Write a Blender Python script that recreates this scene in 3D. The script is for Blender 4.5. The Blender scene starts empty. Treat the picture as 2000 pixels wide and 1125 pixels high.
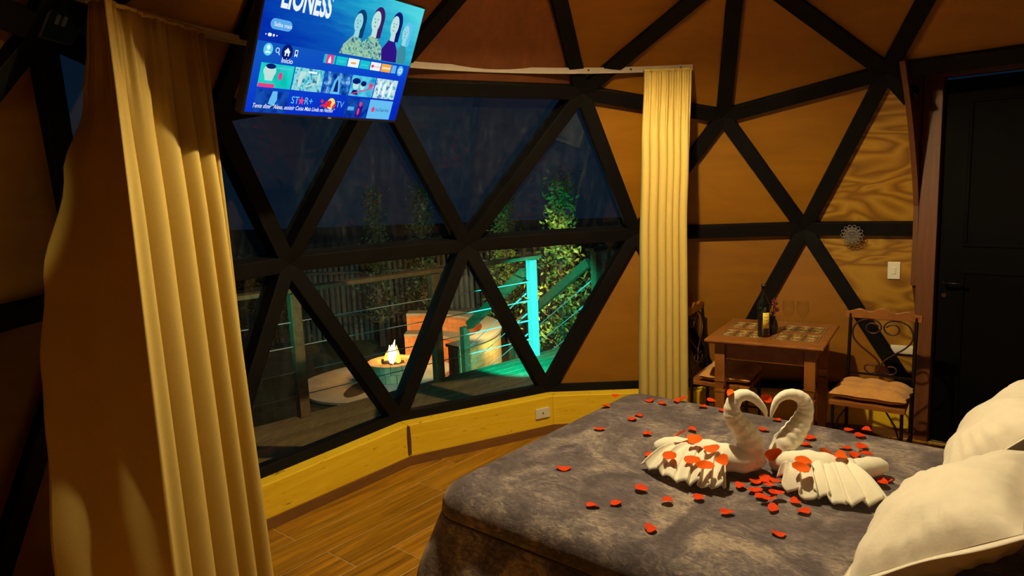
import bpy, bmesh, math, random
from mathutils import Vector, Matrix
random.seed(7)
PI = math.pi
SC = bpy.context.scene
COL = SC.collection
def srgb(r, g, b):
    f = lambda c: (c/255/12.92) if c/255 <= .04045 else ((c/255+.055)/1.055)**2.4
    return (f(r), f(g), f(b))
V3 = lambda *a: Vector(a)

# ------------------------------------------------------------------ camera
CAM = V3(-2.26820624, 0.671868602, 1.81438527)
YAW, PITCH, ROLL, FPX = 0.162268012, -0.149384234, -0.0430246909, 1359.92
fwd = V3(math.cos(YAW)*math.cos(PITCH), math.sin(YAW)*math.cos(PITCH), math.sin(PITCH))
rgt = fwd.cross(V3(0, 0, 1)).normalized(); upv = rgt.cross(fwd)
rg = rgt*math.cos(ROLL)+upv*math.sin(ROLL); up2 = -rgt*math.sin(ROLL)+upv*math.cos(ROLL)
cd = bpy.data.cameras.new('camera'); cam = bpy.data.objects.new('camera', cd); COL.objects.link(cam)
cd.sensor_fit = 'HORIZONTAL'; cd.sensor_width = 36; cd.lens = FPX/2000*36; cd.clip_start = .05; cd.clip_end = 200
M = Matrix((rg, up2, -fwd)).transposed().to_4x4(); M.translation = CAM
cam.matrix_world = M; SC.camera = cam

# ------------------------------------------------------------------ world, exposure, lights
SC.view_settings.view_transform = 'Standard'; SC.view_settings.look = 'None'
SC.view_settings.gamma = 1; SC.view_settings.use_curve_mapping = False; SC.view_settings.exposure = 0.0
w = bpy.data.worlds.new('night'); SC.world = w; w.use_nodes = True
bgn = w.node_tree.nodes['Background']; bgn.inputs[0].default_value = (.0022, .0075, .0165, 1); bgn.inputs[1].default_value = 1.0
def light(name, kind, loc, energy, color, **kw):
    l = bpy.data.lights.new(name, kind); l.energy = energy; l.color = color
    for k, v in kw.items(): setattr(l, k, v)
    o = bpy.data.objects.new(name, l); COL.objects.link(o); o.location = loc
    return o
def aim(o, target):
    o.rotation_euler = (Vector(target)-o.location).to_track_quat('-Z', 'Y').to_euler()
LAMP = V3(.86, .60, 2.92)
WARM = (1.0, .80, .44)
light('pendant_bulb', 'POINT', LAMP, 255, WARM, shadow_soft_size=.035)
TEAL = (.0, 1.0, .95)
tl = light('deck_led', 'SPOT', (3.32, 1.38, .5), 380, TEAL, shadow_soft_size=.03, spot_size=1.0, spot_blend=.25); aim(tl, (4.9, 1.80, .36))
tl = light('deck_led_side', 'SPOT', (1.75, 3.55, .7), 34, TEAL, shadow_soft_size=.04, spot_size=1.7, spot_blend=.8); aim(tl, (3.1, 2.2, 1.2))
fl = light('porch_flood', 'SPOT', (5.95, 1.15, 1.35), 120, (1.0, .75, .32), shadow_soft_size=.05, spot_size=1.75, spot_blend=.6); aim(fl, (7.3, 2.7, .1))
pl_ = light('bench_fill', 'SPOT', (6.15, 1.95, .75), 420, (1.0, .72, .28), shadow_soft_size=.04, spot_size=1.3, spot_blend=.6); aim(pl_, (8.2, 2.7, -.5))  # unseen spot added to brighten the outer wall of the bench
sc_ = light('wall_sconce_bulb', 'SPOT', (-.95, 2.38, 1.45), 7, (1.0, .78, .30), shadow_soft_size=.02, spot_size=.85, spot_blend=.3); aim(sc_, (-.30, 2.88, 1.78))
light('fire_glow', 'POINT', (7.35, 4.05, -.42), 42, (1.0, .42, .09), shadow_soft_size=.1)

# ------------------------------------------------------------------ materials
MATS = {}
def mat(name, base, rough=.6, **kw):
    m = bpy.data.materials.new(name); m.use_nodes = True; MATS[name] = m
    b = m.node_tree.nodes['Principled BSDF']
    b.inputs['Base Color'].default_value = (*base, 1); b.inputs['Roughness'].default_value = rough
    for k, v in kw.items(): b.inputs[k.replace('_', ' ')].default_value = v
    return m
class NT:
    def __init__(s, m): s.t = m.node_tree; s.b = s.t.nodes.get('Principled BSDF')
    def n(s, typ, **kw):
        x = s.t.nodes.new(typ)
        for k, v in kw.items():
            if k in x.inputs: x.inputs[k].default_value = v
            else: setattr(x, k, v)
        return x
    def l(s, a, b): s.t.links.new(a, b)
    def coord(s, scale=(1, 1, 1), rot=(0, 0, 0)):
        c = s.n('ShaderNodeTexCoord'); mp = s.n('ShaderNodeMapping'); mp.inputs['Scale'].default_value = scale; mp.inputs['Rotation'].default_value = rot
        s.l(c.outputs['Object'], mp.inputs[0]); return mp.outputs[0]
    def noise(s, vec, scale, detail=3, rough=.55, dist=0):
        x = s.n('ShaderNodeTexNoise'); x.inputs['Scale'].default_value = scale; x.inputs['Detail'].default_value = detail
        x.inputs['Roughness'].default_value = rough; x.inputs['Distortion'].default_value = dist
        s.l(vec, x.inputs['Vector']); return x.outputs['Fac']
    def ramp(s, fac, stops):
        r = s.n('ShaderNodeValToRGB'); e = r.color_ramp.elements
        while len(e) < len(stops): e.new(.5)
        for i, (p, c) in enumerate(stops): e[i].position = p; e[i].color = (*c, 1)
        s.l(fac, r.inputs[0]); return r.outputs[0]
    def bump(s, h, strength=.2, dist=.01):
        b = s.n('ShaderNodeBump'); b.inputs['Strength'].default_value = strength; b.inputs['Distance'].default_value = dist
        s.l(h, b.inputs['Height']); s.l(b.outputs[0], s.b.inputs['Normal'])
    def math(s, op, a, b=None):
        x = s.n('ShaderNodeMath', operation=op)
        for i, v in enumerate((a, b)):
            if v is None: continue
            if isinstance(v, (int, float)): x.inputs[i].default_value = v
            else: s.l(v, x.inputs[i])
        return x.outputs[0]
def grained(name, c0, c1, scale=(1, 8, 8), ns=3, rough=.55, rot=(0, 0, 0), bump=.08, dist=.6, perobj=0.0, **kw):
    m = mat(name, c0, rough, **kw); t = NT(m); v = t.coord(scale, rot)
    if perobj:
        oi = t.n('ShaderNodeObjectInfo'); add = t.n('ShaderNodeVectorMath', operation='ADD'); cmb = t.n('ShaderNodeCombineXYZ')
        k = t.math('MULTIPLY', oi.outputs['Random'], 37.0)
        for i in range(3): t.l(k, cmb.inputs[i])
        t.l(v, add.inputs[0]); t.l(cmb.outputs[0], add.inputs[1]); v = add.outputs[0]
    f = t.noise(v, ns, 5, .6, dist)
    col = t.ramp(f, [(.3, c0), (.7, c1)])
    if perobj:
        hsv = t.n('ShaderNodeHueSaturation'); t.l(col, hsv.inputs['Color'])
        t.l(t.math('ADD', t.math('MULTIPLY', oi.outputs['Random'], perobj), 1-perobj/2), hsv.inputs['Value']); col = hsv.outputs[0]
    t.l(col, t.b.inputs['Base Color'])
    if bump: t.bump(f, bump, .01)
    return m
grained('plywood', (.20, .076, .0006), (.265, .104, .001), (1, 1, 5), 1.4, .5, dist=.8, perobj=.25, bump=.03)
grained('plywood_red', (.10, .028, .008), (.16, .05, .013), (6, 6, .7), 2.0, .5, rot=(.3, 0, .5), dist=.8, bump=.03)
# plywood with bold flame figure
m = mat('plywood_figured', (.4, .2, .05), .5); t = NT(m); v = t.coord((1.0, 1.0, 2.2), (.25, .3, 0))
f = t.noise(v, 1.35, 2, .45, .9); fr = t.math('FRACT', t.math('MULTIPLY', f, 10.0)); f2 = t.noise(t.coord((3, 3, 30)), 6, 3)
tri = t.math('ABSOLUTE', t.math('SUBTRACT', fr, .5))
c = t.ramp(t.math('ADD', t.math('MULTIPLY', tri, 1.6), t.math('MULTIPLY', f2, .25)), [(.1, (.17, .066, .002)), (.45, (.27, .12, .005)), (.9, (.38, .195, .016))])
t.l(c, t.b.inputs['Base Color'])
grained('strut_dark', (.0018, .0016, .0016), (.0042, .0036, .0034), (1, 1, 1), 9, .65, bump=.1, Specular_IOR_Level=.1)
grained('door_black', (.0008, .0008, .0008), (.0014, .0013, .0013), (8, 8, .7), 6, .6, bump=.05, Specular_IOR_Level=.05)
grained('frame_brown', (.075, .021, .004), (.13, .040, .007), (9, 9, .6), 5, .5)
grained('sill_yellow', (.80, .49, .005), (.94, .62, .025), (1.2, 1.2, 14), 2.2, .5, dist=.8, bump=.12)
m = MATS['sill_yellow']; t = NT(m); old = t.b.inputs['Base Color'].links[0].from_socket
kn = t.ramp(t.noise(t.coord((3, 3, 16)), 5, 3, .6, .4), [(.655, (1, 1, 1)), (.72, (.35, .27, .2))])
mx = t.n('ShaderNodeMix', data_type='RGBA', blend_type='MULTIPLY'); mx.inputs[0].default_value = 1
t.l(old, mx.inputs[6]); t.l(kn, mx.inputs[7]); t.l(mx.outputs[2], t.b.inputs['Base Color'])
grained('skirting_brown', (.15, .062, .014), (.22, .095, .024), (2, 2, 20), 3, .4)
grained('tile_wood', (.15, .058, .002), (.52, .24, .011), (1.1, 16, 1), 1.6, .33, dist=.7, perobj=.3, bump=.03)
mat('grout', (.55, .36, .14), .8)
mat('stain_brown', (.09, .035, .012), .6)
def fabric(name, c0, c1, ns, sheen=0.0, rough=.9, bump=.25, d=.004, detail=3):
    m = mat(name, c0, rough); t = NT(m); m.node_tree.nodes['Principled BSDF'].inputs['Sheen Weight'].default_value = sheen
    v = t.coord(); f = t.noise(v, ns, detail, .6); t.l(t.ramp(f, [(.3, c0), (.7, c1)]), t.b.inputs['Base Color']); t.bump(f, bump, d); return m
fabric('curtain_fabric', (.52, .365, .085), (.58, .41, .105), 220, .0, .85, .1, .002)
fabric('towel', (.84, .79, .64), (.90, .86, .72), 260, .3, .95, .35, .004)
fabric('pillow_cotton', (.78, .71, .58), (.82, .75, .63), 18, .1, .8, .25, .012)
fabric('cushion_tan', (.50, .22, .045), (.58, .28, .065), 90, .2, .9, .2, .004)
# plush blanket: dark mauve grey with brushed lighter streaks
m = mat('blanket_plush', (.1, .08, .08), .95); t = NT(m); t.b.inputs['Sheen Weight'].default_value = .5; t.b.inputs['Sheen Roughness'].default_value = .4
t.b.inputs['Sheen Tint'].default_value = (.9, .7, .6, 1)
v = t.coord((1, 1, 1), (0, 0, .5)); f1 = t.noise(v, 3.2, 6, .65, 1.2); vs = t.coord((3, 7, 6), (0, 0, .9)); f2 = t.noise(vs, 4.5, 8, .75, 2.2)
c = t.ramp(t.math('ADD', t.math('MULTIPLY', f1, .55), t.math('MULTIPLY', f2, .5)), [(.44, (.057, .046, .057)), (.51, (.105, .086, .10)), (.565, (.19, .158, .15)), (.63, (.38, .31, .25))])
t.l(c, t.b.inputs['Base Color']); f3 = t.noise(t.coord(), 160, 3); t.bump(t.math('ADD', f3, t.math('MULTIPLY', f2, 2.0)), .35, .006)
fabric('seam_dark', (.035, .028, .026), (.05, .04, .036), 80)
grained('table_wood', (.20, .065, .012), (.33, .115, .022), (3, 12, 3), 3, .28, bump=.03)
mat('inlay_base', (.13, .055, .014), .4); mat('inlay_line', (.34, .21, .06), .4)
mat('iron_black', (.012, .010, .010), .4, Metallic=.6)
mat('iron_brown', (.05, .018, .012), .4, Metallic=.4)
mat('bottle_glass', (.004, .006, .004), .06, Coat_Weight=.5)
mat('bottle_label', srgb(225, 195, 60), .6); mat('label_ink', srgb(150, 110, 40), .6); mat('capsule', (.008, .006, .008), .4)
mat('flower_red', (.16, .02, .018), .8); mat('flower_leaf', (.04, .045, .012), .8); mat('vase_dark', (.02, .014, .012), .25)
mat('plate_white', (.75, .70, .55), .4); mat('socket_hole', (.1, .08, .06), .5); mat('rail_white', (.36, .30, .25), .5)
mat('ornament', (.17, .14, .12), .6)
mat('black_plastic', (.006, .006, .007), .35); mat('silver', (.6, .6, .6), .3, Metallic=.8)
mat('petal_red', (.60, .040, .0004), .7, Specular_IOR_Level=.15); mat('petal_orange', (.74, .10, .001), .7, Specular_IOR_Level=.15); mat('ink_blue', (.12, .13, .45), .9)
# thin clean window glass: clear with Fresnel reflection and faint dirt film
def glassmat(name, tint, dirt):
    m = bpy.data.materials.new(name); m.use_nodes = True; MATS[name] = m; t = NT(m); t.t.nodes.remove(t.b)
    out = t.t.nodes['Material Output']; tr = t.n('ShaderNodeBsdfTransparent'); tr.inputs[0].default_value = (*tint, 1)
    gl = t.n('ShaderNodeBsdfGlossy'); gl.inputs['Roughness'].default_value = .02; fr = t.n('ShaderNodeLayerWeight'); fr.inputs[0].default_value = .5
    fac = t.math('ADD', t.math('MULTIPLY', t.math('POWER', fr.outputs['Facing'], 5.0), .85), .022)
    mx = t.n('ShaderNodeMixShader'); t.l(fac, mx.inputs[0]); t.l(tr.outputs[0], mx.inputs[1]); t.l(gl.outputs[0], mx.inputs[2])
    if dirt:
        df = t.n('ShaderNodeBsdfDiffuse'); df.inputs[0].default_value = (.30, .42, .52, 1)
        f = t.noise(t.coord((9, 9, 1.2)), 2.2, 6, .7, .3); r = t.ramp(f, [(.45, (.004,)*3), (.62, (.014,)*3), (.78, (.07,)*3)])
        m2 = t.n('ShaderNodeMixShader'); t.l(r, m2.inputs[0]); t.l(mx.outputs[0], m2.inputs[1]); t.l(df.outputs[0], m2.inputs[2]); mx = m2
    t.l(mx.outputs[0], out.inputs[0]); return m
glassmat('window_glass', (.96, .98, .98), True)
glassmat('wine_glass', (.98, .98, .98), False)
grained('deck_wood', (.22, .13, .045), (.36, .22, .085), (2, 14, 2), 3, .6, rot=(0, 0, .69), perobj=.3)
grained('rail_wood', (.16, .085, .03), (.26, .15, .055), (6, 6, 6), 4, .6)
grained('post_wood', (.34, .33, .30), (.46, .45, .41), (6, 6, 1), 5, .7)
mat('steel_cable', (.55, .58, .55), .45)
grained('grass_ground', (.010, .016, .006), (.035, .045, .015), (1, 1, 1), 5, .9, bump=.6)
grained('pale_slab', (.42, .42, .38), (.60, .58, .50), (1, 1, 1), 4, .8)
grained('pit_stone', (.34, .24, .13), (.55, .42, .24), (1, 1, 1), 9, .85, perobj=.3)
mat('ash_brown', (.05, .03, .02), .9); mat('bench_cap', (.30, .26, .20), .8); grained('fence_pole', (.025, .026, .024), (.075, .07, .06), (8, 8, .8), 4, .8, perobj=.8)
m = mat('brick', (.5, .2, .07), .85); t = NT(m); bt = t.n('ShaderNodeTexBrick'); bt.inputs['Color1'].default_value = (.62, .22, .06, 1); bt.inputs['Color2'].default_value = (.50, .17, .045, 1)
bt.inputs['Mortar'].default_value = (.28, .14, .07, 1); bt.inputs['Scale'].default_value = 4.0; bt.inputs['Mortar Size'].default_value = .012
uvn = t.n('ShaderNodeTexCoord'); t.l(uvn.outputs['UV'], bt.inputs['Vector']); t.l(bt.outputs[0], t.b.inputs['Base Color'])
m = mat('brick_lamplit', (.62, .42, .14), .85); t = NT(m); bt = t.n('ShaderNodeTexBrick'); bt.inputs['Color1'].default_value = (.66, .46, .18, 1); bt.inputs['Color2'].default_value = (.58, .38, .13, 1)  # yellow lamplight is painted into this brick colour for the bench's outer face
bt.inputs['Mortar'].default_value = (.40, .25, .08, 1); bt.inputs['Scale'].default_value = 4.0; bt.inputs['Mortar Size'].default_value = .012
uvn = t.n('ShaderNodeTexCoord'); t.l(uvn.outputs['UV'], bt.inputs['Vector']); t.l(bt.outputs[0], t.b.inputs['Base Color'])
grained('bark', (.05, .03, .018), (.10, .065, .035), (6, 6, 1), 5, .9)
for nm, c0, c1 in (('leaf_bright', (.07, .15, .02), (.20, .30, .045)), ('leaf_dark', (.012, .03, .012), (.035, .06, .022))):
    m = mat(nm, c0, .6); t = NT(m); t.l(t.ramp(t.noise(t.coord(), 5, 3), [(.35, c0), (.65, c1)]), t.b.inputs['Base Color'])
def emis(name, col, s=1.0, col2=None, ns=20, col3=None):
    m = bpy.data.materials.new(name); m.use_nodes = True; MATS[name] = m; t = NT(m); t.t.nodes.remove(t.b)
    e = t.n('ShaderNodeEmission'); e.inputs[0].default_value = (*col, 1); e.inputs[1].default_value = s; t.l(e.outputs[0], t.t.nodes['Material Output'].inputs[0])
    if col2:
        f = t.noise(t.coord(), ns, 3, .6, .4); st = [(.38, col), (.6, col2)]
        if col3: st = [(.36, col), (.5, col2), (.64, col3)]
        t.l(t.ramp(f, st), e.inputs[0])
    return m

# ------------------------------------------------------------------ mesh builder
class MB:
    def __init__(s): s.v = []; s.f = []; s.uv = None
    def add(s, vs, fs):
        o = len(s.v); s.v += [tuple(x) for x in vs]; s.f += [tuple(i+o for i in f) for f in fs]; return s
    def box(s, c, size, rot=None):
        R = rot or Matrix.Identity(3); c = Vector(c); h = Vector(size)/2
        vs = [c+R@Vector((sx*h.x, sy*h.y, sz*h.z)) for sz in (-1, 1) for sy in (-1, 1) for sx in (-1, 1)]
        return s.add(vs, [(0, 2, 3, 1), (4, 5, 7, 6), (0, 1, 5, 4), (2, 6, 7, 3), (0, 4, 6, 2), (1, 3, 7, 5)])
    def bar(s, p0, p1, wdt, dep, nrm, ctr=True):
        p0, p1, nrm = Vector(p0), Vector(p1), Vector(nrm); d = (p1-p0).normalized(); sd = d.cross(nrm).normalized(); nn = sd.cross(d).normalized()
        lo, hi = (-dep/2, dep/2) if ctr else (0, dep)
        vs = []
        for p in (p0, p1):
            for a, b in ((-1, lo), (1, lo), (1, hi), (-1, hi)): vs.append(p+sd*a*wdt/2+nn*b)
        return s.add(vs, [(0, 3, 2, 1), (4, 5, 6, 7), (0, 1, 5, 4), (1, 2, 6, 5), (2, 3, 7, 6), (3, 0, 4, 7)])
    def tube(s, path, rad, n=8, cap=True, sx=1.0, sy=1.0, upref=None):
        P = [Vector(p) for p in path]; L = len(P); R = rad if isinstance(rad, (list, tuple)) else [rad]*L
        ref = upref and Vector(upref); vs = []; u = None
        for i, p in enumerate(P):
            d = (P[min(i+1, L-1)]-P[max(i-1, 0)]).normalized()
            if u is None:
                a = ref or (V3(0, 0, 1) if abs(d.z) < .9 else V3(1, 0, 0)); u = (a-d*a.dot(d)).normalized()
            else: u = (u-d*u.dot(d)).normalized()
            w_ = d.cross(u)
            for k in range(n):
                a = 2*PI*k/n; vs.append(p+(u*math.cos(a)*sx+w_*math.sin(a)*sy)*R[i])
        fs = [(i*n+k, i*n+(k+1) % n, (i+1)*n+(k+1) % n, (i+1)*n+k) for i in range(L-1) for k in range(n)]
        if cap: fs += [tuple(range(n))[::-1], tuple((L-1)*n+k for k in range(n))]
        return s.add(vs, fs)
    def lathe(s, prof, c=(0, 0, 0), n=20):
        c = Vector(c); L = len(prof); vs = [c+V3(r*math.cos(2*PI*k/n), r*math.sin(2*PI*k/n), z) for r, z in prof for k in range(n)]
        fs = [(i*n+k, i*n+(k+1) % n, (i+1)*n+(k+1) % n, (i+1)*n+k) for i in range(L-1) for k in range(n)]
        if prof[0][0] > 1e-4: fs.append(tuple(range(n))[::-1])
        if prof[-1][0] > 1e-4: fs.append(tuple((L-1)*n+k for k in range(n)))
        return s.add(vs, fs)
    def prism(s, poly, off):
        P = [Vector(p) for p in poly]; off = Vector(off); n = len(P)
        return s.add(P+[p+off for p in P], [tuple(range(n))[::-1], tuple(range(n, 2*n))]+[(i, (i+1) % n, n+(i+1) % n, n+i) for i in range(n)])
    def grid(s, fn, nu, nv, closeu=False):
        mu = nu if closeu else nu+1
        vs = [fn(i/nu, j/nv) for j in range(nv+1) for i in range(mu)]
        fs = [(j*mu+i, j*mu+(i+1) % mu, (j+1)*mu+(i+1) % mu, (j+1)*mu+i) for j in range(nv) for i in range(nu)]
        return s.add(vs, fs)
    def mesh(s, name, m, smooth=False):
        me = bpy.data.meshes.new(name); me.from_pydata(s.v, [], s.f); me.validate(); me.update()
        bm = bmesh.new(); bm.from_mesh(me); bmesh.ops.recalc_face_normals(bm, faces=bm.faces); bm.to_mesh(me); bm.free()
        if s.uv:
            ul = me.uv_layers.new()
            for lp in me.loops: ul.data[lp.index].uv = s.uv(me.vertices[lp.vertex_index].co)
        if smooth: me.polygons.foreach_set('use_smooth', [True]*len(me.polygons))
        me.materials.append(MATS[m] if isinstance(m, str) else m); return me
    def build(s, name, m, parent=None, smooth=False, bevel=0):
        return link(name, s.mesh(name, m, smooth), parent, bevel)
def link(name, me, parent=None, bevel=0):
    o = bpy.data.objects.new(name, me); COL.objects.link(o)
    if parent: o.parent = parent
    if bevel:
        b = o.modifiers.new('bevel', 'BEVEL'); b.width = bevel; b.segments = 2; b.limit_method = 'ANGLE'
    return o
def solid(o, th): md = o.modifiers.new('thick', 'SOLIDIFY'); md.thickness = th; md.offset = 0; return o
def tag(o, label=None, cat=None, group=None, kind=None):
    for k, v in (('label', label), ('category', cat), ('group', group), ('kind', kind)):
        if v: o[k] = v
    return o
def empty(name, loc=(0, 0, 0), rz=0, **kw):
    o = bpy.data.objects.new(name, None); COL.objects.link(o); o.location = loc; o.rotation_euler = (0, 0, rz); o.empty_display_size = .1
    return tag(o, **kw)
def spline(pts, k=6):
    """Catmull-Rom through tuples of any length"""
    out = []; n = len(pts)
    for i in range(n-1):
        p0, p1, p2, p3 = pts[max(i-1, 0)], pts[i], pts[i+1], pts[min(i+2, n-1)]
        for j in range(k):
            t_ = j/k
            out.append(tuple(.5*(2*b+(c-a)*t_+(2*a-5*b+4*c-d)*t_*t_+(-a+3*b-3*c+d)*t_**3) for a, b, c, d in zip(p0, p1, p2, p3)))
    out.append(tuple(pts[-1])); return out
def lerp_list(L, u):
    x = u*(len(L)-1); i = min(int(x), len(L)-2); t_ = x-i
    return tuple(a+(b-a)*t_ for a, b in zip(L[i], L[i+1]))
def smooth01(x): x = max(0, min(1, x)); return x*x*(3-2*x)
def clip_poly(poly, p, nrm):
    out = []; p = Vector(p); nrm = Vector(nrm); n = len(poly)
    for i in range(n):
        a, b = Vector(poly[i]), Vector(poly[(i+1) % n]); da, db = (a-p).dot(nrm), (b-p).dot(nrm)
        if da >= 0: out.append(a)
        if (da >= 0) != (db >= 0): out.append(a+(b-a)*(da/(da-db)))
    return out

# ================================================================== DOME SHELL
R0 = 3.0; ZC = .8
def sp(az, z):
    a = math.radians(az); s = math.sqrt(1-z*z); return V3(R0*s*math.cos(a), R0*s*math.sin(a), R0*z+ZC)
DV = {'T': sp(0, .99999)}
for k in range(5):
    a = 72*k
    DV['S%d' % k] = sp(a, .939); DV['N%d' % k] = sp(a, .727); DV['M%d' % k] = sp(a+36, .7947)
    DV['D%d' % k] = sp(a, .4632); DV['A%d' % k] = sp(a+20.92, .5246); DV['G%d' % k] = sp(a-20.92, .5246)
    DV['C%d' % k] = sp(a+11.39, .2026); DV['E%d' % k] = sp(a-11.39, .2026); DV['B%d' % k] = sp(a+36, .2014)
    DV['K%d' % k] = sp(a+36-11.1, -.1705); DV['J%d' % k] = sp(a+36+11.1, -.1705); DV['F%d' % k] = sp(a, -.18)
# the dome as built is a little irregular: measured joints
for k_, p_ in {'A0': (2.3888, .9170, 2.3661)}.items(): DV[k_] = Vector(p_)
ED = set()
def e(a, b): ED.add(frozenset((a, b)))
for k in range(5):
    n_, p_ = (k+1) % 5, (k-1) % 5; q = lambda c, i=k: '%s%d' % (c, i)
    e('T', q('S')); e(q('S'), q('S', n_)); e(q('S'), q('N')); e(q('S'), q('M')); e(q('S'), q('M', p_))
    e(q('M'), q('N')); e(q('M'), q('N', n_)); e(q('N'), q('D')); e(q('N'), q('A')); e(q('N'), q('G'))
    e(q('M'), q('A')); e(q('M'), q('G', n_)); e(q('D'), q('A')); e(q('D'), q('G')); e(q('A'), q('G', n_))
    e(q('D'), q('C')); e(q('D'), q('E')); e(q('A'), q('C')); e(q('G'), q('E')); e(q('A'), q('B')); e(q('G', n_), q('B'))
    e(q('C'), q('E')); e(q('C'), q('B')); e(q('B'), q('E', n_)); e(q('C'), q('F')); e(q('E'), q('F')); e(q('C'), q('K')); e(q('B'), q('K')); e(q('B'), q('J')); e(q('E', n_), q('J'))
    e(q('F'), q('K')); e(q('K'), q('J')); e(q('J'), q('F', n_))
names = list(DV); TRI = []
for i, a in enumerate(names):
    for j in range(i+1, len(names)):
        b = names[j]
        if frozenset((a, b)) not in ED: continue
        for l_ in range(j+1, len(names)):
            c = names[l_]
            if frozenset((a, c)) in ED and frozenset((b, c)) in ED: TRI.append((a, b, c))
CEN = V3(0, 0, ZC)
DN = V3(math.cos(math.radians(-36)), math.sin(math.radians(-36)), 0)      # door normal
DT = V3(math.cos(math.radians(-126)), math.sin(math.radians(-126)), 0)    # along the door, to the right
DW = .548
dome = empty('wall_dome', kind='structure', label='geodesic dome of dark timber struts and orange plywood triangles')
window = empty('window_1', kind='structure', label='large panoramic window of triangular panes between dark struts')
GLASS = [frozenset(x.split()) for x in ('A0 G1 B0', 'A0 B0 C0', 'G1 B0 E1', 'G1 D1 E1', 'D1 E1 C1', 'B0 E1 J0', 'B0 J0 K0', 'B0 C0 K0', 'E1 J0 F1', 'E1 C1 F1', 'D1 A1 C1')]
for a, b, c in TRI:
    P = [DV[a], DV[b], DV[c]]; nrm = (P[1]-P[0]).cross(P[2]-P[0]).normalized(); mid = (P[0]+P[1]+P[2])/3
    if nrm.dot(mid-CEN) < 0: nrm = -nrm
    fs = frozenset((a, b, c)); isg = fs in GLASS
    off = .085 if isg else .045
    poly = [p+nrm*off for p in P]
    if 'B4' in fs:
        parts = [clip_poly(poly, -DT*DW, -DT), clip_poly(poly, DT*DW, DT)]
    else: parts = [poly]
    for pl in parts:
        if len(pl) < 3: continue
        if isg: MB().prism(pl, nrm*.006).build('pane', 'window_glass', window)
        else:
            mt = 'plywood_figured' if fs in (frozenset(('E0', 'G0', 'B4')), frozenset(('E0', 'B4', 'J4'))) else ('plywood_red' if (fs & {'M0', 'M1'} and not fs & {'D0', 'N0'}) else 'plywood')
            MB().prism(pl, nrm*.018).build('panel', mt, dome)
SW, SDP = .092, .12
for ed in sorted(tuple(sorted(x)) for x in ED):
    a, b = DV[ed[0]], DV[ed[1]]
    if ed in (('J4', 'K4'),): continue
    if 'B4' in ed:
        o_ = a if ed[1] == 'B4' else b; i_ = b if ed[1] == 'B4' else a
        so, si = o_.dot(DT), i_.dot(DT); lim = -DW if so < 0 else DW
        if abs(so) <= DW: continue
        tt = (lim-so)/(si-so); a, b = o_, o_+(i_-o_)*tt
    mid = (a+b)/2-CEN
    MB().bar(a, b, SW, SDP, mid, ctr=False).build('strut', 'strut_dark', dome, bevel=.004)

# ================================================================== SILL, SKIRTING, FLOOR
LOW = []
for k in range(5): LOW += ['F%d' % k, 'K%d' % k, 'J%d' % k]
sill = empty('wall_sill', kind='structure', label='low yellow timber riser wall under the dome struts')
skirt = empty('baseboard_dome', kind='structure', label='brown tile skirting along the riser wall')
IN = .966
def inner(nm, sc, z): v = DV[nm]; return V3(v.x*sc, v.y*sc, z)
for i, a in enumerate(LOW):
    b = LOW[(i+1) % 15]
    if (a, b) == ('K4', 'J4'): continue
    za, zb = DV[a].z-.012, DV[b].z-.012
    m_ = MB(); vs = []
    for nm, zt in ((a, za), (b, zb)):
        vs += [inner(nm, IN, 0), inner(nm, 1.02, 0), inner(nm, 1.02, zt), inner(nm, IN, zt)]
    m_.add(vs, [(0, 1, 2, 3), (4, 7, 6, 5), (0, 4, 5, 1), (1, 5, 6, 2), (2, 6, 7, 3), (3, 7, 4, 0)])
    m_.build('board', 'sill_yellow', sill, bevel=.006)
    m_ = MB(); vs = []
    for nm in (a, b): vs += [inner(nm, IN-.0045, 0), inner(nm, IN-.0002, 0), inner(nm, IN-.0002, .062), inner(nm, IN-.0045, .062)]
    m_.add(vs, [(0, 1, 2, 3), (4, 7, 6, 5), (0, 4, 5, 1), (1, 5, 6, 2), (2, 6, 7, 3), (3, 7, 4, 0)])
    m_.build('skirting_tile', 'skirting_brown', skirt)
jj = inner('J0', IN-.0005, .17); tj = V3(-jj.y, jj.x, 0).normalized()
MB().prism([jj+tj*x+V3(0, 0, z)-V3(jj.x, jj.y, 0).normalized()*.002 for x, z in ((-.012, -.1), (.014, -.1), (.016, .02), (.012, .085), (.004, .105), (-.012, .09), (-.016, 0))], V3(jj.x, jj.y, 0).normalized()*.01).build('stain_patch', 'stain_brown', sill)
floor = MB(); fp = [inner(n_, 1.01, -.03) for n_ in LOW]; floor.prism(fp, V3(0, 0, .028))
floor = floor.build('floor', 'grout'); tag(floor, 'wood-look tile floor with pale grout lines', kind='structure')
TA = math.radians(-31); fx, fy = V3(math.cos(TA), math.sin(TA), 0), V3(-math.sin(TA), math.cos(TA), 0)
PW, PL, GR = .238, 1.22, .0034
hull = [inner(n_, IN-.001, 0) for n_ in LOW]
shift = {0: .435, 1: -.439, -1: -.408}
FROT = Matrix((fx, fy, V3(0, 0, 1))).transposed()
for row in range(-24, 4):
    n0 = 2.311+row*PW; sh = shift.get(row, random.uniform(0, PL))
    for q in range(-4, 5):
        t0 = sh+q*PL
        poly = [fx*(t0+GR)+fy*(n0+GR), fx*(t0+PL-GR)+fy*(n0+GR), fx*(t0+PL-GR)+fy*(n0+PW-GR), fx*(t0+GR)+fy*(n0+PW-GR)]
        for i in range(15):
            a, b = hull[i], hull[(i+1) % 15]; nn = V3(-(b-a).y, (b-a).x, 0)
            poly = clip_poly(poly, a, nn)
            if len(poly) < 3: break
        if len(poly) < 3: continue
        o = MB().prism([FROT.transposed()@(p-V3(0, 0, .0025)) for p in poly], V3(0, 0, .0025)).build('plank', 'tile_wood', floor)
        o.rotation_euler = (0, 0, TA)

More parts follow.
